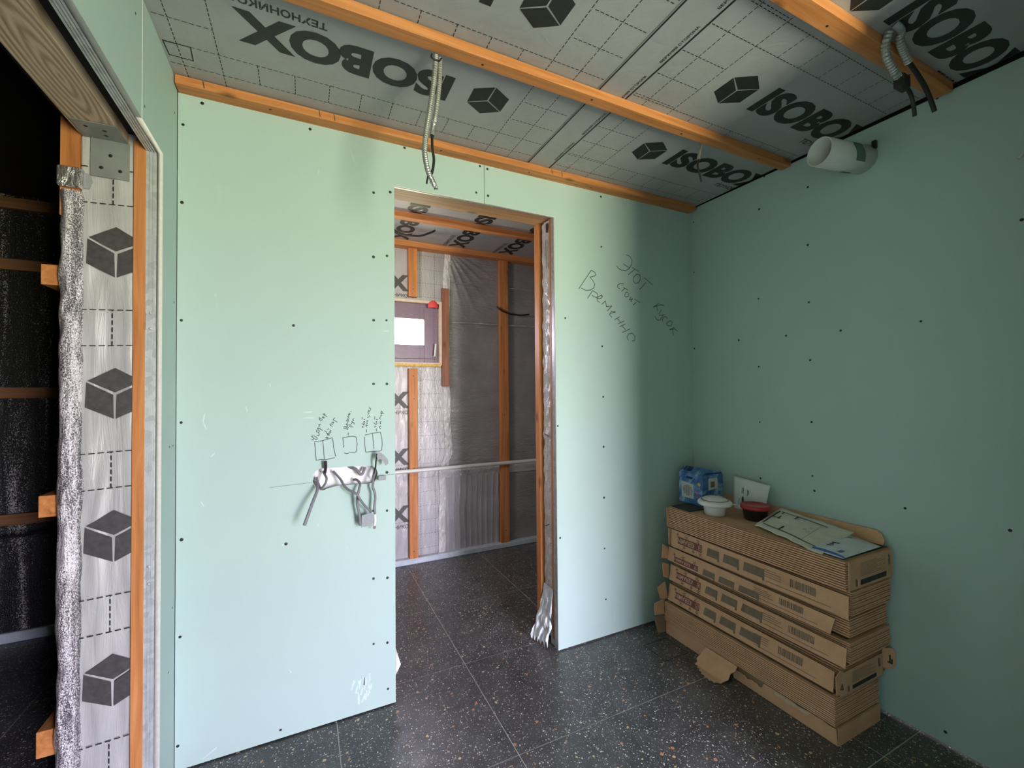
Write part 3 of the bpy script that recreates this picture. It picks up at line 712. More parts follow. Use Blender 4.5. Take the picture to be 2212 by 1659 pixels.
# curled paper edge on the left side of the doorway
sheet('curled_paper_edge', lambda a, b: (DX0 + 0.001 + a * 0.021 * (b / 0.35 if b < 0.35 else (1 - b) / 0.65), YB + 0.006 - a * 0.008, 0.125 + b * 0.11), 4, 20, 'gypsum', wb, 0.0008)

# ------------------------------------------------------------------ right wall
wr = root('wall_right', (XR, 0.5, 0), 'structure', 'green drywall side wall behind the stacked cartons')
fr = lambda u, v, w: (XR + w, u, v)
pan_s = panel('drywall_panel', [[(YF, 0.006), (YB + 0.012, 0.006), (YB + 0.012, 2.484), (0.5, 2.470), (YF, 2.470)]], 0.0125, fr, ['drywall', 'gypsum'], wr)
box('outer_wall', XR + 0.03, XR + 0.16, YF - 0.2, 3.7, -0.1, 2.6, 'dark_void', wr)
for y, z in SCREWS_RIGHT:
    o = bpy.data.objects.new('screw', screw_me); o.location = (XR, y, z); o.rotation_euler = (0, 0, -math.pi / 2)
    o.scale = (random.uniform(.75, 1.0),) * 3
    link(o, pan_s)
# ------------------------------------------------------------------ nib of the wall the photographer stands in, and the hall behind
wn = root('wall_front', (1.85, 0.27, 0), 'structure', 'green drywall wall end beside the photographer')
box('drywall_panel', NIB_X, XR - 0.001, NIB_Y - 0.125, NIB_Y, 0.004, 2.452, 'drywall', wn, 0.002)
wh = root('wall_hall', (0.9, YF, 0), 'structure', 'hall wall with a glazed outer door behind the photographer')
hx0, hx1, hz0, hz1 = HALL_DOOR
panel('drywall_panel', [[(-2.4, -0.1), (2.35, -0.1), (2.35, 2.6), (-2.4, 2.6)], [(hx0, hz0), (hx1, hz0), (hx1, hz1), (hx0, hz1)]], 0.12, lambda u, v, w: (u, YF - w, v), ['drywall', 'gypsum'], wh)
d1 = root('door_1', ((hx0 + hx1) / 2, YF - 0.06, hz0), 'structure', 'white glazed outer door of the hall behind the photographer')
for a in ((hx0, hx0 + .04, hz0, hz1), (hx1 - .04, hx1, hz0, hz1), (hx0, hx1, hz0, hz0 + .05), (hx0, hx1, hz1 - .04, hz1)):
    box('frame_bar', a[0], a[1], YF - 0.085, YF - 0.04, a[2], a[3], 'paint_white', d1, 0.002)
box('pane', hx0 + .04, hx1 - .04, YF - 0.065, YF - 0.061, hz0 + .05, hz1 - .04, 'glass', d1)

# ------------------------------------------------------------------ left wall with its opening
wl = root('wall_left', (XL, 1.0, 0), 'structure', 'left wall with an unfinished opening, steel profiles and film-wrapped jamb')
fl = lambda u, v, w: (XL - w, u, v)
HZ = 2.143
JB = 0.80
pl1 = panel('drywall_panel', [[(YJ, 0.006), (YB, 0.006), (YB, 2.49), (1.560, 2.49), (1.560, HZ), (YJ, HZ)]], 0.0155, fl, ['drywall', 'gypsum'], wl)
pl2 = panel('drywall_panel', [[(YF, 0.006), (JB, 0.006), (JB, HZ - .001), (1.5535, HZ - .001), (1.5535, 2.49), (YF, 2.49)]], 0.0155, fl, ['drywall', 'gypsum'], wl)
box('panel_joint', XL - 0.012, XL - 0.0005, 1.5525, 1.561, HZ + .001, 2.489, 'gypsum', wl)
for y, z in ((1.90, 2.36), (1.905, 1.68), (1.902, 1.17), (1.86, 1.17), (1.905, 0.60), (1.86, .40), (1.50, 2.40), (1.58, 2.19)):
    o = bpy.data.objects.new('screw', screw_me); o.location = (XL, y, z); o.rotation_euler = (0, 0, math.pi / 2); o.scale = (.7,) * 3
    link(o, pl1 if y > 1.555 else pl2)
# core of the wall beyond the visible layers
box('partition_core', -0.655, XL - 0.013, YJ + 0.012, YB + 0.05, 0, 2.5, 'film_jamb', wl)
box('partition_core', -0.655, XL - 0.013, YF, JB, 0, 2.5, 'film_jamb', wl)
box('partition_core', -0.655, XL - 0.013, JB, YJ + 0.012, 2.19, 2.5, 'dark_void', wl)  # core coloured near-black for the shade in the header recess
# steel profiles: jamb and header
profile_v('steel_profile', -0.4605, -0.4330, YJ, YJ + 0.02, 0.004, HZ, wl, 'y')
pts = [(-0.4605, HZ + 0.02)]
for k in range(4):
    x = -0.4605 + k * 0.0069
    pts += [(x, HZ), (x + 0.0048, HZ), (x + 0.0050, HZ + 0.0045), (x + 0.0067, HZ + 0.0045)]
pts += [(-0.4330, HZ + 0.02)]
prism('header_profile', [(a, JB - 0.02, b) for a, b in pts], (0, YJ - JB + 0.02, 0), 'steel', wl)
box('profile_splice', -0.4600, -0.4340, YJ - 0.002, YJ + 0.001, 1.56, 1.62, 'steel', wl, 0.0006)
for z in (1.615, 1.565, 0.80, 0.745):
    lathe('rivet', [(0.0045, 0), (0.004, 0.002), (0.001, 0.003)], (0, 0, 0), 'steel', wl, n=10).matrix_basis = Matrix.Translation((-0.447, YJ - 0.002, z)) @ Matrix.Rotation(math.pi / 2, 4, 'X')
box('stud', -0.4915, -0.4605, YJ - 0.003, YJ + 0.04, 0.0, HZ + 0.025, 'orange_pine_z', wl, 0.001)
# film on the jamb with printed cubes
jf = sheet('vapour_barrier_strip', lambda a, b: (-0.618 + a * 0.130, YJ + 0.006 + wob(a * 5, b * 16, 2, 0.004) + 0.002 * math.sin(a * 9 + b * 5), 0.0 + b * 2.19), 20, 160, 'film_jamb', wl)
PJ = Plane((0, YJ + 0.0005, 0), (1, 0, 0), (0, 0, 1))
for k in range(5):
    quads('printed_cube', hexcube(PJ, -0.534, 1.800 - 0.4455 * k, 0.082, 0.008), 'ink_grey', jf)
sg = []
for k in range(-1, 5):
    z = 1.621 - 0.4455 * k
    sg += [(-0.617, z - 0.006, -0.492, z), (-0.617, z - 0.118, -0.492, z - 0.112), (-0.542, z - 0.115, -0.542, z - 0.002)]
tag(strokes('printed_dashed_grid', dashed(sg, 0.013, 0.009), PJ, 0.003, 'ink', jf), kind='stuff')
# timber header and galvanised angle
box('header_beam', -0.622, -0.507, JB, YJ + 0.03, 2.156, 2.20, 'header_plank', wl, 0.001)
ang = root_ang = box('angle_bracket', -0.597, -0.502, YJ - 0.002, YJ + 0.0005, 2.034, 2.1545, 'steel_plate', wl, 0.0005)
box('bracket_leaf', -0.612, -0.505, YJ - 0.10, YJ - 0.001, 2.1525, 2.1550, 'steel_plate', ang, 0.0005)
for x, z in ((-0.549, 2.105), (-0.571, 2.063), (-0.525, 2.060)):
    o = bpy.data.objects.new('bolt', screw_me); o.location = (x, YJ - 0.002, z); o.scale = (.9,) * 3; link(o, ang)
for x, y in ((-0.585, YJ - .07), (-0.545, YJ - .06), (-0.550, YJ - .03)):
    o = bpy.data.objects.new('bolt', screw_me); o.location = (x, y, 2.1525); o.rotation_euler = (math.pi / 2, 0, 0); o.scale = (.9,) * 3; link(o, ang)
# foil-wrapped post
box('post', -0.668, -0.622, YJ + 0.002, YJ + 0.05, 1.9, 2.49, 'orange_pine_z', wl, 0.001)
def foilfn(a, b):
    z = 0.0 + b * 1.975
    t = a * math.pi
    bulge = 0.022 + 0.006 * noise.noise(Vector((1.3, 0, z * 6)))
    x = -0.640 - math.cos(t) * (0.029 + 0.006 * noise.noise(Vector((7, 0, z * 5)))) + wob(a * 3, z * 14, 5, 0.004)
    y = YJ + 0.018 - math.sin(t) * bulge * 1.7 + wob(a * 5, z * 16, 9, 0.006)
    return (x, y, z)
sheet('crumpled_foil_wrap', foilfn, 18, 220, 'foil_crumpled', wl)
box('foil_tape_band', -0.671, -0.611, YJ - 0.014, YJ + 0.02, 1.985, 2.048, 'tape_silver', wl, 0.004)
prism('grey_tape_tab', [(-0.611, YJ - 0.003, 2.038), (-0.598, YJ - 0.003, 2.036), (-0.590, YJ - 0.003, 2.015), (-0.598, YJ - 0.003, 1.990), (-0.611, YJ - 0.003, 1.990)], (0, 0.002, 0), 'tape_grey', wl)

# ------------------------------------------------------------------ dark room on the left
wl2 = root('wall_left_room', (-1.4, 3.36, 0), 'structure', 'black foil wall of the dark room on the left with horizontal battens')
box('foil_sheet', -2.3, -0.60, 3.36, 3.40, 0, 2.56, 'foil_black', wl2)
box('foil_sheet', -2.36, -2.30, YF, 3.40, 0, 2.56, 'foil_black', wl2)
box('partition_lining', -0.668, -0.655, YJ + 0.05, 3.36, 0, 2.5, 'foil_black', wl2)
box('black_membrane', -2.3, -0.62, YF, 3.40, 2.47, 2.50, 'black_film', wl2)
for z0, z1 in ((2.385, 2.445), (2.045, 2.105), (1.335, 1.395), (0.640, 0.700)):
    box('batten', -2.29, -0.67, 3.328, 3.36, z0, z1, 'black_batten_x', wl2, 0.0015)
for z0, z1 in ((1.688, 1.750), (0.985, 1.050), (0.272, 0.350)):
    box('batten', -0.716, -0.669, YJ + 0.022, 3.30, z0, z1, 'orange_pine_y', wl2, 0.0015)
box('base_strip', -2.29, -0.67, 3.335, 3.36, 0.0, 0.055, 'sealing', wl2, 0.004)
tube('grey_hose', [(-2.2, 3.30, 0.60), (-1.6, 3.29, 0.585), (-1.2, 3.29, 0.60), (-0.8, 3.30, 0.62)], 0.008, 'cable_black', wl2)

# ------------------------------------------------------------------ room beyond the doorway
wfar = root('wall_far', (1.0, YFAR, 0), 'structure', 'foil-lined wall of the room seen through the doorway')
fx0, fx1, fz0, fz1 = FAR_WIN
SEAMX = 1.085
lin = 0.02
fs = panel('vapour_barrier_sheet', [[(-0.6, 0), (SEAMX, 0), (SEAMX, 2.56), (-0.6, 2.56)], [(fx0 - lin, fz0 - lin), (fx1 + lin, fz0 - lin), (fx1 + lin, fz1 + lin), (fx0 - lin, fz1 + lin)]], 0.004, lambda u, v, w: (u, YFAR + w, v), 'film_wall', wfar)
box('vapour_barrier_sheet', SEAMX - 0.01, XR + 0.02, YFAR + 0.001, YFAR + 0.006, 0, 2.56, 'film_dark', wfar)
panel('outer_wall', [[(-2.4, -0.1), (2.4, -0.1), (2.4, 2.6), (-2.4, 2.6)], [(fx0 - .02, fz0 - .02), (fx1 + .02, fz0 - .02), (fx1 + .02, fz1 + .02), (fx0 - .02, fz1 + .02)]], 0.13, lambda u, v, w: (u, YFAR + 0.01 + w, v), 'dark_void', wfar)
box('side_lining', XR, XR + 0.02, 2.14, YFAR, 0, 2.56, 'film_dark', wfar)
box('side_lining', -0.62, -0.60, 2.14, YFAR, 0, 2.56, 'film_wall', wfar)
PFW = Plane((0, YFAR, 0), (1, 0, 0), (0, 0, 1))
for z in (2.155, 1.225, 0.775, 0.325):
    lettering('printed_wordmark', 'ISOBOX', PFW, 0.068, z, 0.690, 0.133, 'ink_grey', fs, 0.05)
    lettering('printed_maker_name', 'ТЕХНОНИКОЛЬ', PFW, 0.506, z - 0.048, 0.295, 0.030, 'ink_grey', fs, 0.02)
sg = [(x, 0.05, x, 2.5) for x in (0.846, 0.968)]
for z in [0.1 + 0.1125 * k for k in range(22)]:
    if fz0 - .05 < z < fz1 + .05:
        continue
    sg += [(0.60 if (z % 0.45) > .3 else 0.80, z, 1.05, z)]
tag(strokes('printed_dashed_grid', dashed(sg, 0.012, 0.010), PFW, 0.0022, 'ink_grey', fs), kind='stuff')
# crinkled seam tape and lower patch
sheet('crinkled_seam_tape', lambda a, b: (SEAMX - 0.045 + a * 0.06 + 0.012 * math.sin(b * 7) + 0.004 * math.sin(b * 40) - (0.055 if b < 0.27 else 0.055 * max(0, (0.33 - b) / 0.06)), YFAR - 0.006 - 0.006 * math.sin(a * math.pi) + wob(a * 4, b * 60, 2, 0.008), 0.02 + b * 2.50), 10, 240, 'film_crinkled', wfar)
sheet('horizontal_tape', lambda a, b: (1.03 + a * 1.10, YFAR - 0.006 + wob(a * 30, b * 4, 6, 0.008), 0.645 + b * 0.075 - 0.01 * a), 90, 5, 'film_crinkled', wfar)
sheet('lower_film_patch', lambda a, b: (1.062 + a * 0.47, YFAR - 0.004 - 0.004 * max(0, math.sin(a * 60 + 2 * noise.noise(Vector((a * 5, b * 3, 1))))), 0.045 + b * 0.60), 90, 12, 'film_mid', wfar)
def fan(a, b):
    x = SEAMX + 0.01 + a * 0.46; z = 1.95 + b * 0.56
    ang = math.atan2(2.56 - z, x - 1.06); rr = math.hypot(2.56 - z, x - 1.06)
    return (x, YFAR - 0.004 - 0.012 * max(0, math.sin(ang * 30)) * min(1, rr * 4) * (1 - a) * b, z)
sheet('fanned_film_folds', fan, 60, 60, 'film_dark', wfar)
for z in (2.26, 1.93):
    strokes('pale_joint_line', [[(SEAMX + 0.02, z), (XR - .01, z + 0.01)]], Plane((0, YFAR - 0.018, 0), (1, 0, 0), (0, 0, 1)), 0.010, 'tape_silver', wfar)
def batten_z(parent, x0, x1, z0, z1, y0=3.415, y1=3.455, mat='orange_pine_z'):
    return box('batten', x0, x1, y0, y1, z0, z1, mat, parent, 0.0015)
batten_z(wfar, 0.748, 0.816, fz1 + 0.04, 2.50)
batten_z(wfar, 0.748, 0.816, 0.03, fz0 - 0.05)
batten_z(wfar, 1.537, 1.615, 0.02, 2.50)
for x, z in ((0.78, 1.48), (0.785, 1.30), (0.782, .75), (0.78, .10), (1.575, 1.15), (1.57, .7), (1.58, .15), (0.782, 2.17)):
    o = bpy.data.objects.new('nail_head', nail_me); o.location = (x, 3.415, z); o.rotation_euler = (math.pi / 2, 0, 0); link(o, wfar)
box('base_strip', -0.58, XR, YFAR - 0.05, YFAR + 0.002, 0.0, 0.045, 'sealing', wfar, 0.006)
# ceiling of that room
cf = root('ceiling_far', (0.9, 2.8, HCF), 'structure', 'grey printed film ceiling of the room beyond the doorway')
csh = box('vapour_barrier_sheet', -0.6, XR, 2.10, YFAR + 0.02, HCF, HCF + 0.004, 'film_ceiling', cf)
PC = Plane((0, 0, HCF), (0, 1, 0), (1, 0, 0))
for x in (0.235, 0.668, 1.127, 1.563, 2.0):
    lettering('printed_wordmark', 'ISOBOX', PC, 2.685, x - 0.067, 0.690, 0.133, 'ink', csh, 0.05)
    lettering('printed_maker_name', 'ТЕХНОНИКОЛЬ', PC, 3.115, x - 0.117, 0.295, 0.030, 'ink', csh, 0.03)
batten_x(cf, -0.59, XR - 0.01, 2.835, 2.890, 2.500, HCF)
batten_x(cf, -0.59, XR - 0.01, 3.372, YFAR, 2.495, HCF)
sg = [(2.12 + 0.114 * k, x, 2.12 + 0.114 * k, x + 0.09) for k in range(12) for x in (0.40, 0.85, 1.30, 1.75)]
tag(strokes('printed_dashed_grid', dashed(sg), PC, 0.0026, 'ink_grey', csh), kind='stuff')

# far window
w1 = root('window_1', ((fx0 + fx1) / 2, YFAR, fz0), 'structure', 'small bright window in the far room with a dark sash')
L2 = 0.022
for a in ((fx0 - L2, fx0, fz0 - L2, fz1 + L2), (fx1, fx1 + L2, fz0 - L2, fz1 + L2), (fx0, fx1, fz0 - L2, fz0), (fx0, fx1, fz1, fz1 + L2)):
    box('lining_board', a[0], a[1], YFAR - 0.025, YFAR + 0.125, a[2], a[3], 'cream_frame', w1, 0.0015)
sx0, sx1, sz0_, sz1_ = fx0, fx1, fz0, fz1
px0, px1, pz0, pz1 = fx0 + 0.115, 0.885, 1.735, 1.945
ys0, ys1 = YFAR + 0.02, YFAR + 0.075
for a in ((sx0, px0, sz0_, sz1_), (px1, sx1, sz0_, sz1_), (px0, px1, sz0_, pz0), (px0, px1, pz1, sz1_)):
    box('sash_bar', a[0], a[1], ys0, ys1, a[2], a[3], 'sash', w1, 0.002)
box('sash_groove', sx0, sx1 - 0.02, ys0 - 0.003, ys0 + 0.001, fz0 + 0.030, fz0 + 0.036, 'ink_grey', w1)
box('pane', px0, px1, YFAR + 0.045, YFAR + 0.049, pz0, pz1, 'glass', w1)
hd = tube('window_handle', [(0.962, ys0, 1.645), (0.962, ys0 - 0.03, 1.645), (0.963, ys0 - 0.04, 1.66), (0.970, ys0 - 0.04, 1.745)], 0.007, 'paint_white', w1)
sheet('mounting_foam', lambda a, b: (0.45 + a * 0.56, YFAR - 0.028 - 0.012 * math.sin(b * math.pi) * (0.6 + noise.noise(Vector((a * 18, 0, 3)))), fz0 - L2 - 0.012 + b * 0.022), 60, 6, 'foam', w1)

# added fill lamp, hidden behind the partition, to brighten that room from the left
lp = root('fill_lamp', (-0.41, 2.20, 2.00), None, 'added fill lamp, out of sight behind the partition, brightening the far room', 'lamp')
_ld = bpy.data.lights.new('fill_lamp_light', 'AREA'); _ld.shape = 'RECTANGLE'; _ld.size, _ld.size_y = 0.20, 0.14
_ld.energy = FILL_W; _ld.color = (1.0, 0.93, 0.93)
_lo = bpy.data.objects.new('fill_lamp_light', _ld)
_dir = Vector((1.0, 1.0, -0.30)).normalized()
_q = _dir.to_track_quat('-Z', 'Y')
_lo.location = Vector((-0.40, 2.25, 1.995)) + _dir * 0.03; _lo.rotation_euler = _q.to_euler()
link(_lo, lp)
_hm = box_mesh('fill_housing', -0.11, 0.11, -0.08, 0.08, 0.0, 0.035, 0.006); _ho = obj('fill_housing', _hm, 'cable_black', None)
_ho.location = Vector((-0.40, 2.25, 1.995)); _ho.rotation_euler = _q.to_euler()
_ho.parent = lp; _ho.matrix_parent_inverse = lp.matrix_basis.inverted()
tube('fill_bracket', [(-0.42, 2.143, 2.00), (-0.418, 2.18, 2.0), (-0.41, 2.235, 1.998)], 0.008, 'cable_black', lp)

# ------------------------------------------------------------------ loose and fixed things
t = tag(sheet('red_tag', lambda a, b: (0.905 + a * 0.082, YFAR - 0.030 - 0.006 * math.sin(a * math.pi), 2.035 + b * (0.030 + 0.030 * math.sin(a * math.pi))), 10, 4, 'red_tag', None, 0.002),
        'red plastic tag stuck on the top edge of the small far window', 'tag')
tag(box('wooden_stick', 1.022, 1.082, 3.428, 3.448, 1.398, 2.205, 'brown_stick_z', None, 0.0015), 'short reddish brown board fixed upright beside the small far window', 'board')
tag(tube('water_pipe', [(-0.5, 3.395, 0.735), (0.3, 3.395, 0.735), (1.0, 3.395, 0.735), (2.15, 3.395, 0.735)], 0.0155, 'pvc', None, n=16), 'white plastic pipe running horizontally along the far foil wall', 'pipe')
tag(tube('wall_cable', [(1.50, 3.40, 2.085), (1.53, 3.385, 2.055), (1.60, 3.38, 2.03), (1.72, 3.40, 2.025), (1.82, 3.41, 2.04)], 0.007, 'cable_black', None), 'black cable looping around the upright batten in the far room', 'cable')
tag(tube('ceiling_cable', [(0.50, 2.95, 2.525), (0.53, 2.96, 2.47), (0.60, 2.97, 2.435), (0.72, 2.975, 2.44), (0.80, 2.98, 2.475), (0.84, 2.98, 2.50)], 0.007, 'cable_black', None), 'black cable drooping from the ceiling of the far room', 'cable')

# cables in the wall cut-out
spec = {'cable_long': ('cable_grey', 0.0060, 'long grey cable hanging loose down left from the wall cut-out'),
        'cable_loop': ('cable_grey', 0.0046, 'short grey cable looped inside the left end of the wall cut-out'),
        'cable_stub_dark': ('cable_plum', 0.0062, 'dark taped cable stub sticking up from the wall cut-out'),
        'cable_cross': ('cable_grey', 0.0048, 'grey cable crossing down right from the middle of the wall cut-out'),
        'cable_hang': ('cable_grey', 0.0052, 'grey cable dropping from the cut-out to the silver tape tag'),
        'cable_right': ('cable_grey', 0.0052, 'grey cable hanging straight down at the right end of the cut-out'),
        'cable_flag': ('cable_black', 0.0032, 'thin cable rising to a grey tape flag above the cut-out'),
        'cable_inner': ('cable_grey', 0.0058, 'corrugated grey cable bent inside the right half of the cut-out')}
for k, (mt, r, lb) in spec.items():
    tag(tube('electric_cable', CABLES[k], r, mt, None, n=10), lb, 'cable')
P = CABLES['cable_right']
tag(tube('cable_sleeve', [P[-3], P[-2], [P[-1][0], P[-1][1], P[-1][2] + 0.012]], 0.0062, 'paint_white', None, n=10), 'white sleeve on the lower end of the right hanging cable', 'sleeve')
def tape(name, pts, label):
    c = sum((Vector(p) for p in pts), Vector()) / len(pts)
    tag(prism(name, [tuple(p) for p in pts], (0, -0.0025, 0), 'tape_grey'), label, 'tape')
tape('tape_tag', [(x, y - 0.003, z) for x, y, z in TAPE_TAG], 'silver grey tape tag joining the cable ends below the cut-out')
tape('tape_flag', [(x, y - 0.004, z) for x, y, z in TAPE_FLAG], 'crumpled grey tape flag sticking out above the right end of the cut-out')
tag(box('tape_stub', 0.287, 0.318, YB - 0.024, YB - 0.018, 0.977, 0.996, 'tape_grey', None, 0.001), 'short strip of grey tape at the right end of the wall cut-out', 'tape')

# hanging conduits
c1 = root('conduit_bundle', (0.39, 1.37, 2.03), None, 'pair of long metal conduits hanging from the middle batten in front of the doorway', 'conduit')
tube('conduit', [(0.389, 1.362, 2.455), (0.384, 1.364, 2.38), (0.372, 1.364, 2.29), (0.357, 1.362, 2.20), (0.350, 1.360, 2.13), (0.357, 1.360, 2.08), (0.368, 1.358, 2.045)], 0.0085, 'conduit', c1, rib=0.07, pitch=0.007, n=12)
tube('conduit', [(0.405, 1.368, 2.455), (0.403, 1.369, 2.38), (0.394, 1.370, 2.29), (0.385, 1.368, 2.235)], 0.0080, 'conduit', c1, rib=0.07, pitch=0.007, n=12)
sheet('frayed_sleeve', lambda a, b: (0.385 - b * 0.008 + 0.0095 * math.cos(a * 6.283) * (1 - .3 * b), 1.368 + 0.0095 * math.sin(a * 6.283) * (1 - .3 * b), 2.238 - b * 0.048 + wob(a * 9, b * 9, 1, .006)), 14, 8, 'tape_silver', c1)
tube('wire', [(0.377, 1.368, 2.20), (0.377, 1.366, 2.15), (0.382, 1.366, 2.11), (0.376, 1.364, 2.07), (0.366, 1.362, 2.045)], 0.0045, 'cable_black', c1)
sheet('frayed_end', lambda a, b: (0.368 + b * 0.018 + 0.009 * math.cos(a * 6.283) * (1.1 - .4 * b), 1.358 + 0.009 * math.sin(a * 6.283), 2.048 - b * 0.036 + wob(a * 9, b * 9, 4, .008)), 14, 8, 'tape_silver', c1)
tube('wire_end', [(0.362, 1.358, 2.055), (0.357, 1.356, 2.035), (0.355, 1.356, 2.022)], 0.0028, 'cable_black', c1)
tube('hanging_clip', [(0.376, 1.362, 2.455), (0.372, 1.356, 2.440), (0.380, 1.352, 2.432), (0.398, 1.356, 2.436), (0.408, 1.362, 2.452)], 0.0026, 'cable_black', c1)
c2 = root('conduit_stub', (1.65, 1.37, 2.32), None, 'short thin conduit with a black wire behind the middle batten near the right wall', 'conduit')
tube('conduit', [(1.618, 1.366, 2.456), (1.606, 1.366, 2.42), (1.598, 1.366, 2.388)], 0.0075, 'conduit', c2, rib=0.07, pitch=0.007, n=12)
tube('wire', [(1.600, 1.366, 2.392), (1.592, 1.366, 2.36), (1.601, 1.364, 2.325), (1.612, 1.364, 2.290)], 0.004, 'cable_black', c2)
c3 = root('conduit_coil', (1.75, 0.70, 2.39), None, 'pair of ribbed conduits with black wires over the batten nearest the top right corner', 'conduit')
tube('conduit', [(1.665, 0.690, 2.480), (1.668, 0.702, 2.448), (1.690, 0.708, 2.415), (1.735, 0.708, 2.385), (1.760, 0.708, 2.375)], 0.0115, 'conduit', c3, rib=0.09, pitch=0.009, n=12)
tube('conduit', [(1.700, 0.680, 2.478), (1.730, 0.688, 2.462), (1.768, 0.694, 2.448), (1.800, 0.697, 2.432)], 0.0110, 'conduit', c3, rib=0.09, pitch=0.009, n=12)
box('black_tape_wrap', 1.752, 1.805, 0.692, 0.722, 2.338, 2.388, 'cable_black', c3, 0.008)
tube('wire', [(1.795, 0.697, 2.436), (1.870, 0.700, 2.412), (1.930, 0.702, 2.385), (1.975, 0.704, 2.350), (1.995, 0.704, 2.325)], 0.0072, 'cable_black', c3)
tube('wire', [(1.795, 0.708, 2.360), (1.835, 0.708, 2.345), (1.855, 0.708, 2.310), (1.862, 0.708, 2.275)], 0.0062, 'cable_black', c3)
tube('conduit_bend', [(1.655, 0.672, 2.486), (1.670, 0.668, 2.478), (1.695, 0.672, 2.479), (1.710, 0.680, 2.477)], 0.011, 'tape_grey', c3)
tag(tube('cable_stub', [(XR + 0.003, 0.520, 2.158), (XR - 0.012, 0.540, 2.143), (XR - 0.020, 0.556, 2.126)], 0.0065, 'cable_white', None), 'white cable stub poking out of the green wall at the right edge', 'cable')

# ventilation pipe
vp = root('ventilation_pipe', (2.19, 1.01, 2.345), None, 'white plastic vent pipe sticking out of the green wall below the ceiling', 'pipe')
def pipe_shell():
    a, b = Vector((XR + 0.01, 1.012, 2.347)), Vector((1.955, 1.058, 2.352))
    d = (b - a).normalized(); s = d.cross(Vector((0, 0, 1))).normalized(); q = s.cross(d)
    n, ro, ri = 48, 0.0575, 0.0535
    rings = [(a, ro), (b, ro), (b, ri), (a, ri)]
    v = [c + (s * math.cos(2 * math.pi * k / n) + q * math.sin(2 * math.pi * k / n)) * r for c, r in rings for k in range(n)]
    f = [(i * n + k, i * n + (k + 1) % n, ((i + 1) % 4) * n + (k + 1) % n, ((i + 1) % 4) * n + k) for i in range(4) for k in range(n)]
    return mesh('pipe_wall', v, f), a, d, s, q
me, pa, pd, ps, pq = pipe_shell()
o = obj('pipe_wall', me, 'pvc', vp)
for p_ in o.data.polygons: p_.use_smooth = len(p_.vertices) == 4 and abs(p_.normal.dot(pd)) < 0.5
def on_pipe(t, ang, r=0.0581):
    return pa + pd * t + (ps * math.cos(ang) + pq * math.sin(ang)) * r
sheet('torn_paper_patch', lambda a, b: on_pipe(0.105 + 0.050 * (a - 0.5) - 0.05 * abs(b - 0.5), math.radians(-80 + b * 120) + math.pi), 5, 20, 'stain', vp)
sheet('torn_paper_patch', lambda a, b: on_pipe(0.105 + 0.050 * (a - 0.5) - 0.05 * abs(b - 0.5), math.radians(-80 + b * 120)), 5, 20, 'stain', vp)
box('pipe_clip', XR - 0.018, XR - 0.001, 0.955, 0.972, 2.370, 2.405, 'cable_black', vp, 0.003)

# ------------------------------------------------------------------ stack of cardboard
def carton(name, label, x0, x1, y0, y1, z0, z1, n, front=None, sheets_y0=None):
    r = root(name, ((x0 + x1) / 2, (y0 + y1) / 2, z0), None, label, 'cardboard pack', 'flattened cardboard packs stacked in the corner')
    h = (z1 - z0) / n
    gx = 0.026 if front else 0.0
    lay = None
    for k in range(n):
        sy = sheets_y0 if sheets_y0 is not None else y0
        if lay is None:
            lay = box_mesh('layer', x0 + gx, x1, sy, y1, 0.0, h * 0.62); lay.materials.append(M['kraft'])
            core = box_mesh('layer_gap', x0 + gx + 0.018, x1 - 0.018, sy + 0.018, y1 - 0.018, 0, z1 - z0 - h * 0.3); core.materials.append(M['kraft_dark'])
            c = bpy.data.objects.new('gap_shade_core', core); c.location = (0, 0, z0); link(c, r)  # solid core in darker kraft, painting the shade between layers
        o = bpy.data.objects.new('layer', lay)
        o.location = (random.uniform(-.0012, .0012), random.uniform(-.0018, .0018), z0 + k * h)
        link(o, r)
    return r

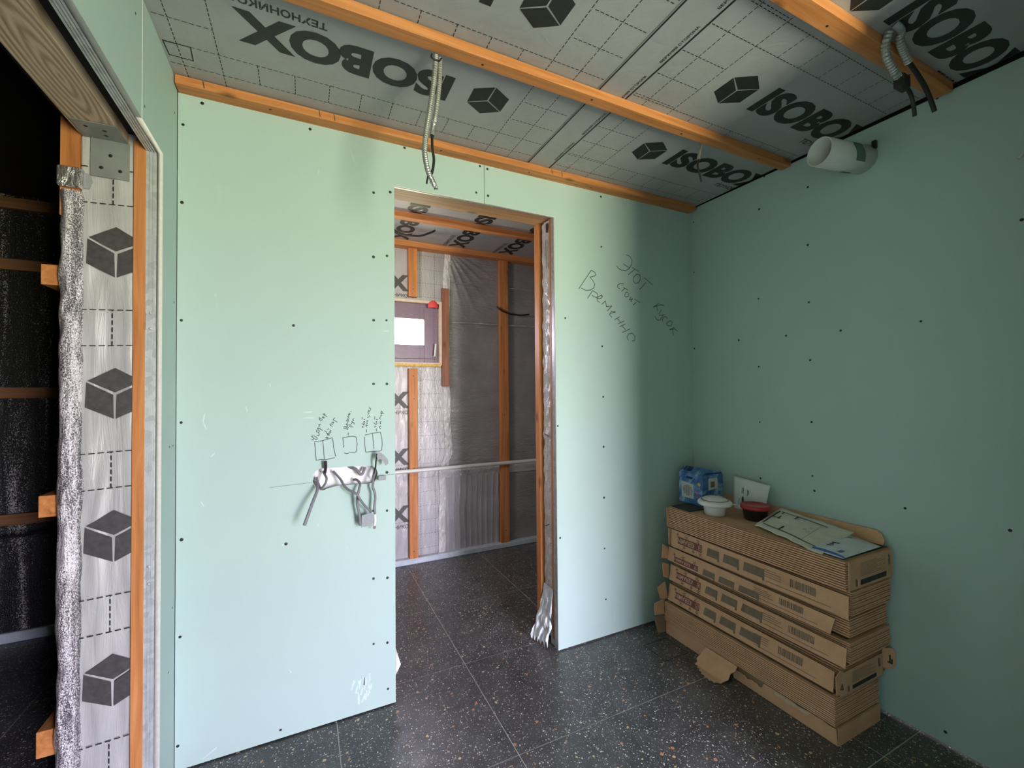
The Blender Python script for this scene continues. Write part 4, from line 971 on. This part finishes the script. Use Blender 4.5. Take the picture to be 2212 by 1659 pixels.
def front_panel(r, x0, y0, y1, z0, z1, lean=0.012, prints='full', cut=0.0):
    """printed tray wall facing the camera side; leans outward at the foot"""
    th = 0.004
    fn = lambda u, v, w: (x0 + lean * (v - z1) / (z1 - z0) * -1 * -1 - lean * 0 + w, u, v)
    o = panel('front_panel', [[(y0 + cut, z0), (y1, z0), (y1, z1 - 0.003), (y0, z1 - 0.013)]], th, fn, ['kraft', 'kraft_dark'], r)
    nrm = 0.0008
    def F(u, v):                      # u runs from the far end towards the camera, v upwards from the foot
        vv = z0 + v
        return Vector((x0 + lean * (vv - z1) / (z1 - z0) - nrm, y1 - u, vv))
    H = z1 - z0
    L = y1 - y0
    k = 1.0
    if prints:
        lo, hi = 0.28 * H, 0.68 * H
        if prints == 'low': lo, hi = 0.10 * H, 0.45 * H
        quads('brand_label', [[F(0.045, lo), F(0.205, lo), F(0.205, hi), F(0.045, hi)]], 'label_red', o)
        G = lambda u, v: F(0.183 - u, hi - 0.006 - v) + Vector((-0.0004, 0, 0))
        lettering('brand_lettering', 'KERAMIN', G, 0.028, 0.0, 0.108, (hi - lo) - 0.012, 'label_text', o, 0.02)
        strokes('brand_emblem', [[(0.183, lo + 0.007), (0.200, lo + 0.007), (0.200, hi - 0.007), (0.183, hi - 0.007), (0.183, lo + 0.007)], [(0.1915, lo + 0.011), (0.1915, hi - 0.011)], [(0.187, (lo + hi) / 2), (0.196, (lo + hi) / 2)]], lambda u, v: F(u, v) + Vector((-0.0004, 0, 0)), 0.0022, 'label_text', o)
        fl = []
        for cx, cv, s in ((0.045, hi + 0.010, 0.008), (0.105, hi + 0.010, 0.012), (0.180, hi + 0.008, 0.012), (0.150, lo - 0.011, 0.009), (0.090, lo - 0.010, 0.010), (0.195, lo - 0.012, 0.011)):
            if cv + s > H or cv - s < 0: s = min(s, abs(H - cv) * .8, abs(cv) * .8)
            for a in range(5):
                t_ = a * 2 * math.pi / 5 + cx * 40
                fl.append([(cx + math.cos(t_) * s * .25, cv + math.sin(t_) * s * .25), (cx + math.cos(t_ + .25) * s, cv + math.sin(t_ + .25) * s)])
        strokes('leaf_ornament', fl, F, 0.0026, 'label_black', o)
        quads('print_block', [[F(a, lo - 0.002), F(b, lo - 0.002), F(b, hi), F(a + 0.006, hi)] for a, b in ((0.232, 0.305), (0.325, 0.412), (0.432, 0.535))] +
              [[F(b - 0.010, lo - 0.012), F(b, lo - 0.012), F(b, lo), F(b - 0.010, lo)] for b in (0.305, 0.412, 0.535)], 'label_tan', o)['kind'] = 'stuff'
        bars, u = [], L - 0.215
        random.seed(int(z0 * 1000))
        while u < L - 0.115:
            w_ = random.uniform(.0016, .006)
            bars.append([F(u, 0.36 * H), F(u + w_, 0.36 * H), F(u + w_, 0.70 * H), F(u, 0.70 * H)]); u += w_ + random.uniform(.0012, .003)
        tag(quads('barcode', bars, 'label_tan', o), kind='stuff')
        tl = [[(L - 0.335 + random.uniform(0, .01), (0.40 + 0.10 * q) * H), (L - 0.235 - random.uniform(0, .04), (0.40 + 0.10 * q) * H)] for q in range(4)]
        tl += [[(L - 0.32, 0.19 * H), (L - 0.06, 0.19 * H)]]
        strokes('fine_print', tl, F, 0.0024, 'label_tan', o)
    return o

def end_panel(r, x0, x1, y, z0, z1):
    o = box('end_panel', x0, x1, y - 0.004, y, z0, z1, ['kraft', 'kraft'], r, 0.0006)
    E = lambda u, v: Vector((x0 + u, y - 0.0046, z0 + v))
    W, H = x1 - x0, z1 - z0
    quads('black_bar', [[E(0.075, 0.10 * H), E(W - 0.05, 0.10 * H), E(W - 0.05, 0.28 * H), E(0.075, 0.28 * H)]], 'label_black', o)
    strokes('fine_print', [[(0.075, (0.40 + 0.055 * q) * H), (W - 0.06 - 0.03 * (q % 3), (0.40 + 0.055 * q) * H)] for q in range(9)], E, 0.0018, 'label_tan', o)
    strokes('side_marks', [[(0.045, 0.12 * H), (0.045, 0.34 * H)], [(0.052, 0.10 * H), (0.052, 0.3 * H)], [(W - 0.03, 0.50 * H), (W - 0.03, 0.85 * H)], [(W - 0.022, 0.48 * H), (W - 0.022, 0.8 * H)]], E, 0.0045, 'label_black', o)
    return o

def flap(r, pts, vec=(0, 0.003, 0), mat='kraft'):
    return prism('flap', pts, vec, mat, r)

pa_ = carton('cardboard_pack', 'topmost cardboard pack with layered edges, carrying the tubs and the floor plan', 1.832, 2.158, 0.930, 1.800, 0.592, 0.704, 12)
end_panel(pa_, 1.846, 2.160, 0.928, 0.590, 0.700)
box('top_sheet', 1.834, 2.156, 0.936, 1.798, 0.7035, 0.7055, 'kraft_top', pa_)
o = panel('rear_flap', [[(0.955, 0.70), (1.78, 0.70), (1.78, 0.757), (0.985, 0.757), (0.965, 0.748), (0.953, 0.725)]], 0.004, lambda u, v, w: (2.160 + 0.016 * (v - 0.70) / 0.057 + w, u, v), 'kraft', pa_)
flap(pa_, [(1.820, 1.800, 0.596), (1.838, 1.800, 0.592), (1.832, 1.800, 0.700), (1.816, 1.800, 0.702)])
pb_ = carton('cardboard_pack', 'second cardboard pack from the top with a full red brand label on its long side', 1.832, 2.135, 0.922, 1.785, 0.496, 0.588, 11, True)
front_panel(pb_, 1.832, 0.920, 1.782, 0.494, 0.590, 0.004)
flap(pb_, [(1.818, 1.788, 0.500), (1.834, 1.788, 0.496), (1.834, 1.788, 0.588), (1.814, 1.788, 0.592)])
pc_ = carton('cardboard_pack', 'third cardboard pack from the top, its long side short and folded under', 1.834, 2.130, 0.958, 1.800, 0.410, 0.482, 8, True, sheets_y0=0.934)
front_panel(pc_, 1.834, 0.968, 1.806, 0.410, 0.486, 0.010, 'low', 0.014)
flap(pc_, [(1.782, 1.806, 0.428), (1.830, 1.806, 0.412), (1.826, 1.806, 0.480), (1.790, 1.806, 0.500)])
pd_ = carton('cardboard_pack', 'fourth cardboard pack from the top, layered near end under the folded pack', 1.836, 2.150, 0.934, 1.795, 0.312, 0.392, 9, True)
front_panel(pd_, 1.834, 0.930, 1.792, 0.308, 0.392, 0.014)
flap(pd_, [(1.786, 1.800, 0.326), (1.828, 1.800, 0.308), (1.826, 1.800, 0.388), (1.780, 1.800, 0.404)])
flap(pd_, [(2.150, 0.936, 0.320), (2.172, 0.945, 0.325), (2.172, 0.945, 0.385), (2.150, 0.936, 0.392)])
pe_ = carton('cardboard_pack', 'fifth cardboard pack from the top with a printed black bar on its near end', 1.834, 2.165, 0.962, 1.805, 0.186, 0.284, 10, True)
front_panel(pe_, 1.832, 0.972, 1.800, 0.196, 0.284, 0.016)
end_panel(pe_, 1.842, 2.140, 0.960, 0.180, 0.268)
ef = flap(pe_, [(1.812, 0.956, 0.196), (1.872, 0.954, 0.180), (1.868, 0.954, 0.268), (1.840, 0.955, 0.282), (1.808, 0.956, 0.262)], (0, 0.003, 0))
strokes('recycling_mark', [[(1.830, 0.214), (1.848, 0.210), (1.842, 0.232), (1.830, 0.214)]], lambda u, v: Vector((u, 0.9525, v)), 0.003, 'label_black', ef)
ef2 = flap(pe_, [(2.138, 0.955, 0.212), (2.168, 0.935, 0.205), (2.180, 0.928, 0.225), (2.180, 0.928, 0.275), (2.170, 0.934, 0.290), (2.138, 0.955, 0.292)], (0.0015, 0.003, 0))
strokes('printed_mark', [[(0.0, 0.262), (0.0, 0.235)], [(-0.006, 0.236), (0.006, 0.228)], [(0.006, 0.245), (0.006, 0.228)]], lambda u, v: Vector((2.160 + u, 0.9398 - u * .66, v)), 0.005, 'label_black', ef2)
flap(pe_, [(1.772, 1.810, 0.206), (1.830, 1.810, 0.190), (1.806, 1.810, 0.290), (1.752, 1.810, 0.268)])
pf_ = carton('cardboard_pack', 'sixth cardboard pack from the top, plain layered edges on both sides', 1.812, 2.122, 0.964, 1.820, 0.072, 0.180, 13)
flap(pf_, [(1.746, 1.826, 0.112), (1.814, 1.826, 0.104), (1.814, 1.826, 0.186), (1.746, 1.826, 0.176)], (0, 0.004, 0))
pg_ = root('cardboard_pack', (1.97, 1.39, 0.0), None, 'lowest cardboard pack resting on the floor with a torn front side', 'cardboard pack', 'flattened cardboard packs stacked in the corner')
box('tray', 1.828, 2.116, 0.962, 1.818, 0.0, 0.068, 'kraft_dark', pg_, 0.002)
def torn_edge(u0, u1, base, amp, n=34):
    random.seed(5)
    return [(u0 + (u1 - u0) * k / n, base + random.uniform(-amp, amp)) for k in range(n + 1)]
panel('front_panel', [[(0.960, 0.002), (1.40, 0.002)] + torn_edge(1.40, 1.26, 0.040, 0.006, 12) + torn_edge(1.25, 0.965, 0.062, 0.003, 12)], 0.004, lambda u, v, w: (1.818 + w, u, v), ['kraft', 'kraft_torn'], pg_)
panel('front_panel', [[(1.56, 0.002), (1.818, 0.002), (1.818, 0.066), (1.54, 0.066)] + torn_edge(1.535, 1.555, 0.05, 0.01, 4)], 0.004, lambda u, v, w: (1.818 + w, u, v), ['kraft', 'kraft_torn'], pg_)
box('end_panel', 1.824, 2.118, 0.958, 0.962, 0.0, 0.066, 'kraft', pg_, 0.0006)
tp = [(1.372, 0.070), (1.545, 0.070), (1.552, 0.020), (1.560, -0.010), (1.548, -0.022), (1.552, -0.044), (1.535, -0.040), (1.530, -0.062), (1.516, -0.056), (1.508, -0.082), (1.494, -0.076), (1.486, -0.098),
      (1.474, -0.088), (1.462, -0.105), (1.450, -0.094), (1.438, -0.110), (1.428, -0.092), (1.416, -0.098), (1.408, -0.070), (1.396, -0.060), (1.392, -0.030), (1.380, -0.012), (1.384, 0.020), (1.370, 0.045)]
panel('torn_flap', [tp], 0.003, lambda u, v, w: (1.808 - max(0, 0.07 - v) * 0.62 + w, u, max(0.0015, 0.070 - (0.07 - v) * 0.62) + w * 0.4), ['kraft', 'kraft_torn'], pg_)
panel('torn_ply', [[(1.06, 0.060)] + torn_edge(1.065, 1.20, 0.044, 0.006, 10) + [(1.20, 0.062)]], 0.0015, lambda u, v, w: (1.8155 + w, u, v), 'kraft_torn', pg_)
flap(pg_, [(1.768, 1.826, 0.010), (1.826, 1.826, 0.002), (1.826, 1.826, 0.098), (1.742, 1.826, 0.096)], (0, 0.004, 0), 'kraft_dark')

# ------------------------------------------------------------------ things lying on the stack
ZT = 0.7056
tag(prism('dark_sample', [(1.845, 1.790, ZT), (1.838, 1.665, ZT), (1.950, 1.660, ZT), (1.985, 1.795, ZT)], (0, 0, 0.004), 'slate'), 'dark flat sample sheet under the corner of the blue carton', 'sheet')
bb = root('fan_carton', (2.05, 1.78, ZT), None, 'blue printed fan carton with an open top in the corner of the stack', 'carton')
bx0, bx1, by0, by1, bz0, bz1, bzr = 1.973, 2.135, 1.692, 1.858, ZT + 0.0045, 0.880, 0.912
by1 = 1.858
box('carton_body', bx0, bx1, by0, by1, bz0, bz1, 'blue_carton', bb, 0.0012)
prism('carton_lid', [(bx0 + 0.001, by0 + 0.004, bz1), (bx0 + 0.045, by0 + 0.004, bzr), (bx1 - 0.004, by0 + 0.004, bz1 + 0.010), (bx1 - 0.004, by0 + 0.004, bz1)], (0, by1 - by0 - 0.006, 0), 'blue_carton', bb)
prism('lid_painted_shade', [(bx0 + 0.006, by0 + 0.0035, bz1 + 0.001), (bx0 + 0.045, by0 + 0.0035, bz1 + 0.012), (bx1 - 0.008, by0 + 0.0035, bz1 + 0.006), (bx1 - 0.008, by0 + 0.0035, bz1 + 0.001)], (0, -0.0015, 0), 'navy', bb)  # solid navy wedge painted as the shade inside the open lid
_FP = Plane((bx0, by1, bz0), (0, -1, 0), (0, 0, 1), 0.0008)
FA = lambda u, v, w=0.0: _FP(u * 1.7, v, w)
quads('picture_sticker', [[FA(0.012, 0.030), FA(0.062, 0.030), FA(0.062, 0.112), FA(0.012, 0.120)]], 'sticker', bb)
gr = []
for k in range(9):
    for j in range(9):
        u, v = 0.037 + (k - 4) * 0.0045, 0.073 + (j - 4) * 0.0068
        if ((k - 4) / 4.3) ** 2 + ((j - 4) / 4.3) ** 2 < 1: gr.append([FA(u, v - .0022, .0004), FA(u + .0026, v - .0022, .0004), FA(u + .0026, v + .0022, .0004), FA(u, v + .0022, .0004)])
tag(quads('printed_grille', gr, 'label_black', bb), kind='stuff')
quads('brand_flash', [[FA(0.030, 0.140), FA(0.056, 0.138), FA(0.060, 0.150), FA(0.034, 0.154)]], 'navy', bb)
quads('yellow_dot', [[FA(0.084 + 0.006 * math.cos(a), 0.118 + 0.009 * math.sin(a)) for a in [k * math.pi / 6 for k in range(12)]]], 'yellow', bb)
quads('pink_icons', [[FA(0.073, z), FA(0.080, z), FA(0.080, z + .011), FA(0.073, z + .011)] for z in (0.040, 0.056, 0.072)], 'pink', bb)['kind'] = 'stuff'
FB = Plane((bx0, by0, bz0), (1, 0, 0), (0, 0, 1), 0.0008)
quads('small_sticker', [[FB(0.045, 0.085), FB(0.118, 0.090), FB(0.118, 0.150), FB(0.045, 0.150)]], 'sticker', bb)
quads('small_photo', [[FB(0.062, 0.10, .0004), FB(0.095, 0.10, .0004), FB(0.095, 0.132, .0004), FB(0.062, 0.132, .0004)]], 'label_tan', bb)
quads('lid_print', [[Vector((bx0 + 0.012 + 0.030 * a, by1 - 0.02 - 0.07 * b, bz1 + 0.0095 + (0.030 * a) * 0.727 + .0006)) for a, b in ((0, c0), (1, c0), (1, c1), (0, c1))] for c0, c1 in ((0.0, 0.18), (0.3, 0.8))], 'navy', bb)

tw = root('white_tub', (1.925, 1.575, ZT), None, 'white plastic tub with a domed lid and a dark red sticker', 'tub')
lathe('tub_body', [(0.046, 0), (0.050, 0.002), (0.055, 0.040), (0.058, 0.055), (0.0585, 0.056)], (1.925, 1.575, ZT), 'tub_white', tw)
lid = lathe('tub_lid', [(0.060, 0.050), (0.080, 0.053), (0.084, 0.058), (0.082, 0.068), (0.070, 0.078), (0.066, 0.077), (0.062, 0.080), (0.050, 0.088), (0.02, 0.093), (0.002, 0.094)], (1.925, 1.575, ZT), 'tub_white', tw)
lathe('lid_ring', [(0.0655, 0.0778), (0.0640, 0.0795), (0.0625, 0.0795)], (1.925, 1.575, ZT + .0006), 'ink_grey', lid)
quads('lid_sticker', [[(1.945, 1.535, ZT + .0905), (1.963, 1.545, ZT + .0885), (1.948, 1.592, ZT + .0925), (1.932, 1.580, ZT + .0945)]], 'label_red', lid)
tube('lid_tab', [(1.990, 1.520, ZT + .058), (2.004, 1.508, ZT + .054), (2.010, 1.512, ZT + .05), (2.000, 1.522, ZT + .052)], 0.003, 'tub_white', lid)

tr = root('red_lid_tub', (2.028, 1.425, ZT), None, 'black round tub with a red lid next to the floor plan', 'tub')
lathe('tub_body', [(0.046, 0), (0.050, 0.002), (0.058, 0.060), (0.059, 0.061)], (2.028, 1.425, ZT), 'tub_black', tr)
lathe('tub_lid', [(0.0595, 0.054), (0.065, 0.055), (0.0665, 0.061), (0.0655, 0.073), (0.061, 0.075), (0.057, 0.0715), (0.002, 0.071)], (2.028, 1.425, ZT), 'lid_red', tr)

po = root('white_pouch', (2.12, 1.51, ZT), None, 'white paper pouch with black print leaning against the green wall', 'pouch')
pc4 = [Vector((2.112, 1.606, ZT + 0.002)), Vector((2.122, 1.446, ZT + 0.002)), Vector((2.140, 1.418, 0.862)), Vector((2.146, 1.632, 0.876))]
def pf(a, b):
    q = (pc4[0] * (1 - a) + pc4[1] * a) * (1 - b) + (pc4[3] * (1 - a) + pc4[2] * a) * b
    return q + Vector((-0.010 * math.sin(a * math.pi) * math.sin(b * math.pi) + wob(a * 3, b * 3, 8, .003), 0, 0))
sheet('pouch_body', pf, 16, 16, 'pouch', po, 0.003)
pp = lambda u, v: pf(u, v) + Vector((-0.0032, 0, -0.0006))
strokes('pouch_print', [[(0.30, 0.72), (0.30, 0.55)], [(0.34, 0.72), (0.34, 0.55)], [(0.46, 0.70), (0.47, 0.50)], [(0.22, 0.38), (0.20, 0.16)], [(0.50, 0.68), (0.51, 0.56)]], pp, 0.016, 'label_black', po)
quads('pouch_logo', [[pp(0.335 + 0.035 * math.cos(a), 0.34 + 0.12 * math.sin(a)) for a in [k * math.pi / 8 for k in range(16)]]], 'label_black', po)

# floor plan sheet
fp = root('floor_plan_sheet', (2.0, 1.2, ZT), None, 'cream paper sheet with a drawn floor plan on top of the stack', 'paper')
q4 = [Vector((1.918, 1.352, 0.712)), Vector((1.818, 1.005, 0.710)), Vector((2.128, 1.040, 0.738)), Vector((2.150, 1.372, 0.762))]
def ff(a, b, off=0.0):
    q = (q4[0] * (1 - a) + q4[1] * a) * (1 - b) + (q4[3] * (1 - a) + q4[2] * a) * b
    return q + Vector((0, 0, off + 0.004 * math.sin(a * 5) * (1 - b) + wob(a * 4, b * 4, 3, .004)))
def fe(a, b):
    ea = 0.012 * noise.noise(Vector((b * 9, 1.5, 0))) * (1 if a < .05 else 0); eb = 0.03 * noise.noise(Vector((a * 8, 4.5, 0))) * (1 if b > .95 or b < .05 else 0)
    return ff(a + ea, b + eb)
sheet('paper', fe, 24, 16, 'paper', fp, 0.0006)
fl2 = lambda u, v: ff(u, v, 0.0022)
def finer(lines, n=10):
    return [[tuple(Vector(a).lerp(Vector(b_), k / n)) for a, b_ in zip(ln, ln[1:]) for k in range(n)] + [ln[-1]] for ln in lines]
strokes('plan_walls', finer([[(0.06, 0.16), (0.3, 0.155), (0.6, 0.15), (0.90, 0.15)], [(0.05, 0.22), (0.05, 0.5), (0.05, 0.85)], [(0.08, 0.86), (0.3, 0.85), (0.5, 0.86), (0.72, 0.84)], [(0.05, 0.55), (0.17, 0.54)], [(0.15, 0.53), (0.15, 0.64)], [(0.33, 0.16), (0.33, 0.33)], [(0.33, 0.85), (0.33, 0.70)], [(0.11, 0.86), (0.11, 0.77)]]), fl2, 0.022, 'marker', fp)
strokes('plan_thin_lines', finer([[(0.66, 0.16), (0.67, 0.8)]]) + [[(cx + .018 * math.cos(k * .785), cy + .03 * math.sin(k * .785)) for k in range(9)] for cx, cy in ((0.56, 0.50), (0.60, 0.62), (0.62, 0.45))], fl2, 0.005, 'ink_grey', fp)

# film packet with hardware leaflet
bg_ = root('film_packet', (2.02, 0.98, ZT), None, 'blue and white film packet on the near end of the stack beside the floor plan', 'packet')
k4 = [Vector((1.850, 1.070, ZT + .002)), Vector((1.846, 0.944, ZT + .002)), Vector((2.110, 0.940, ZT + .006)), Vector((2.148, 1.085, ZT + .012))]
def kf(a, b, off=0.0):
    q = (k4[0] * (1 - a) + k4[1] * a) * (1 - b) + (k4[3] * (1 - a) + k4[2] * a) * b
    return q + Vector((0, 0, off + 0.026 * (math.sin(a * math.pi) * math.sin(b * math.pi)) ** 0.7 * (0.75 + 0.35 * noise.noise(Vector((a * 5, b * 5, 2))))))
sheet('packet_body', kf, 26, 26, 'bag_white', bg_, 0.0015)
strokes('packet_blue_edge', [[(0.02 + .96 * k / 20, 0.04) for k in range(21)]], lambda u, v: kf(u, v, .0016), 0.05, 'bag_blue', bg_)
strokes('packet_teal_print', [[(0.12 + 0.05 * k, 0.70 + 0.02 * math.sin(k)) for k in range(8)]], lambda u, v: kf(u, v, .0016), 0.06, 'teal', bg_)
strokes('packet_black_print', [[(0.30, 0.22), (0.46, 0.24)], [(0.30, 0.28), (0.40, 0.30)], [(0.32, 0.34), (0.5, 0.36)]], lambda u, v: kf(u, v, .0016), 0.035, 'label_black', bg_)
quads('packet_blue_square', [[kf(0.70, 0.12, .0018), kf(0.82, 0.12, .0018), kf(0.82, 0.22, .0018), kf(0.70, 0.22, .0018)]], 'bag_blue', bg_)
tag(prism('black_backing_sheet', [(1.836, 0.938, ZT), (2.150, 0.936, ZT), (2.150, 1.06, ZT), (1.836, 1.10, ZT)], (0, 0, 0.0016), 'label_black'), 'black sheet edge under the film packet at the near end of the stack', 'sheet')

bpy.context.view_layer.update()
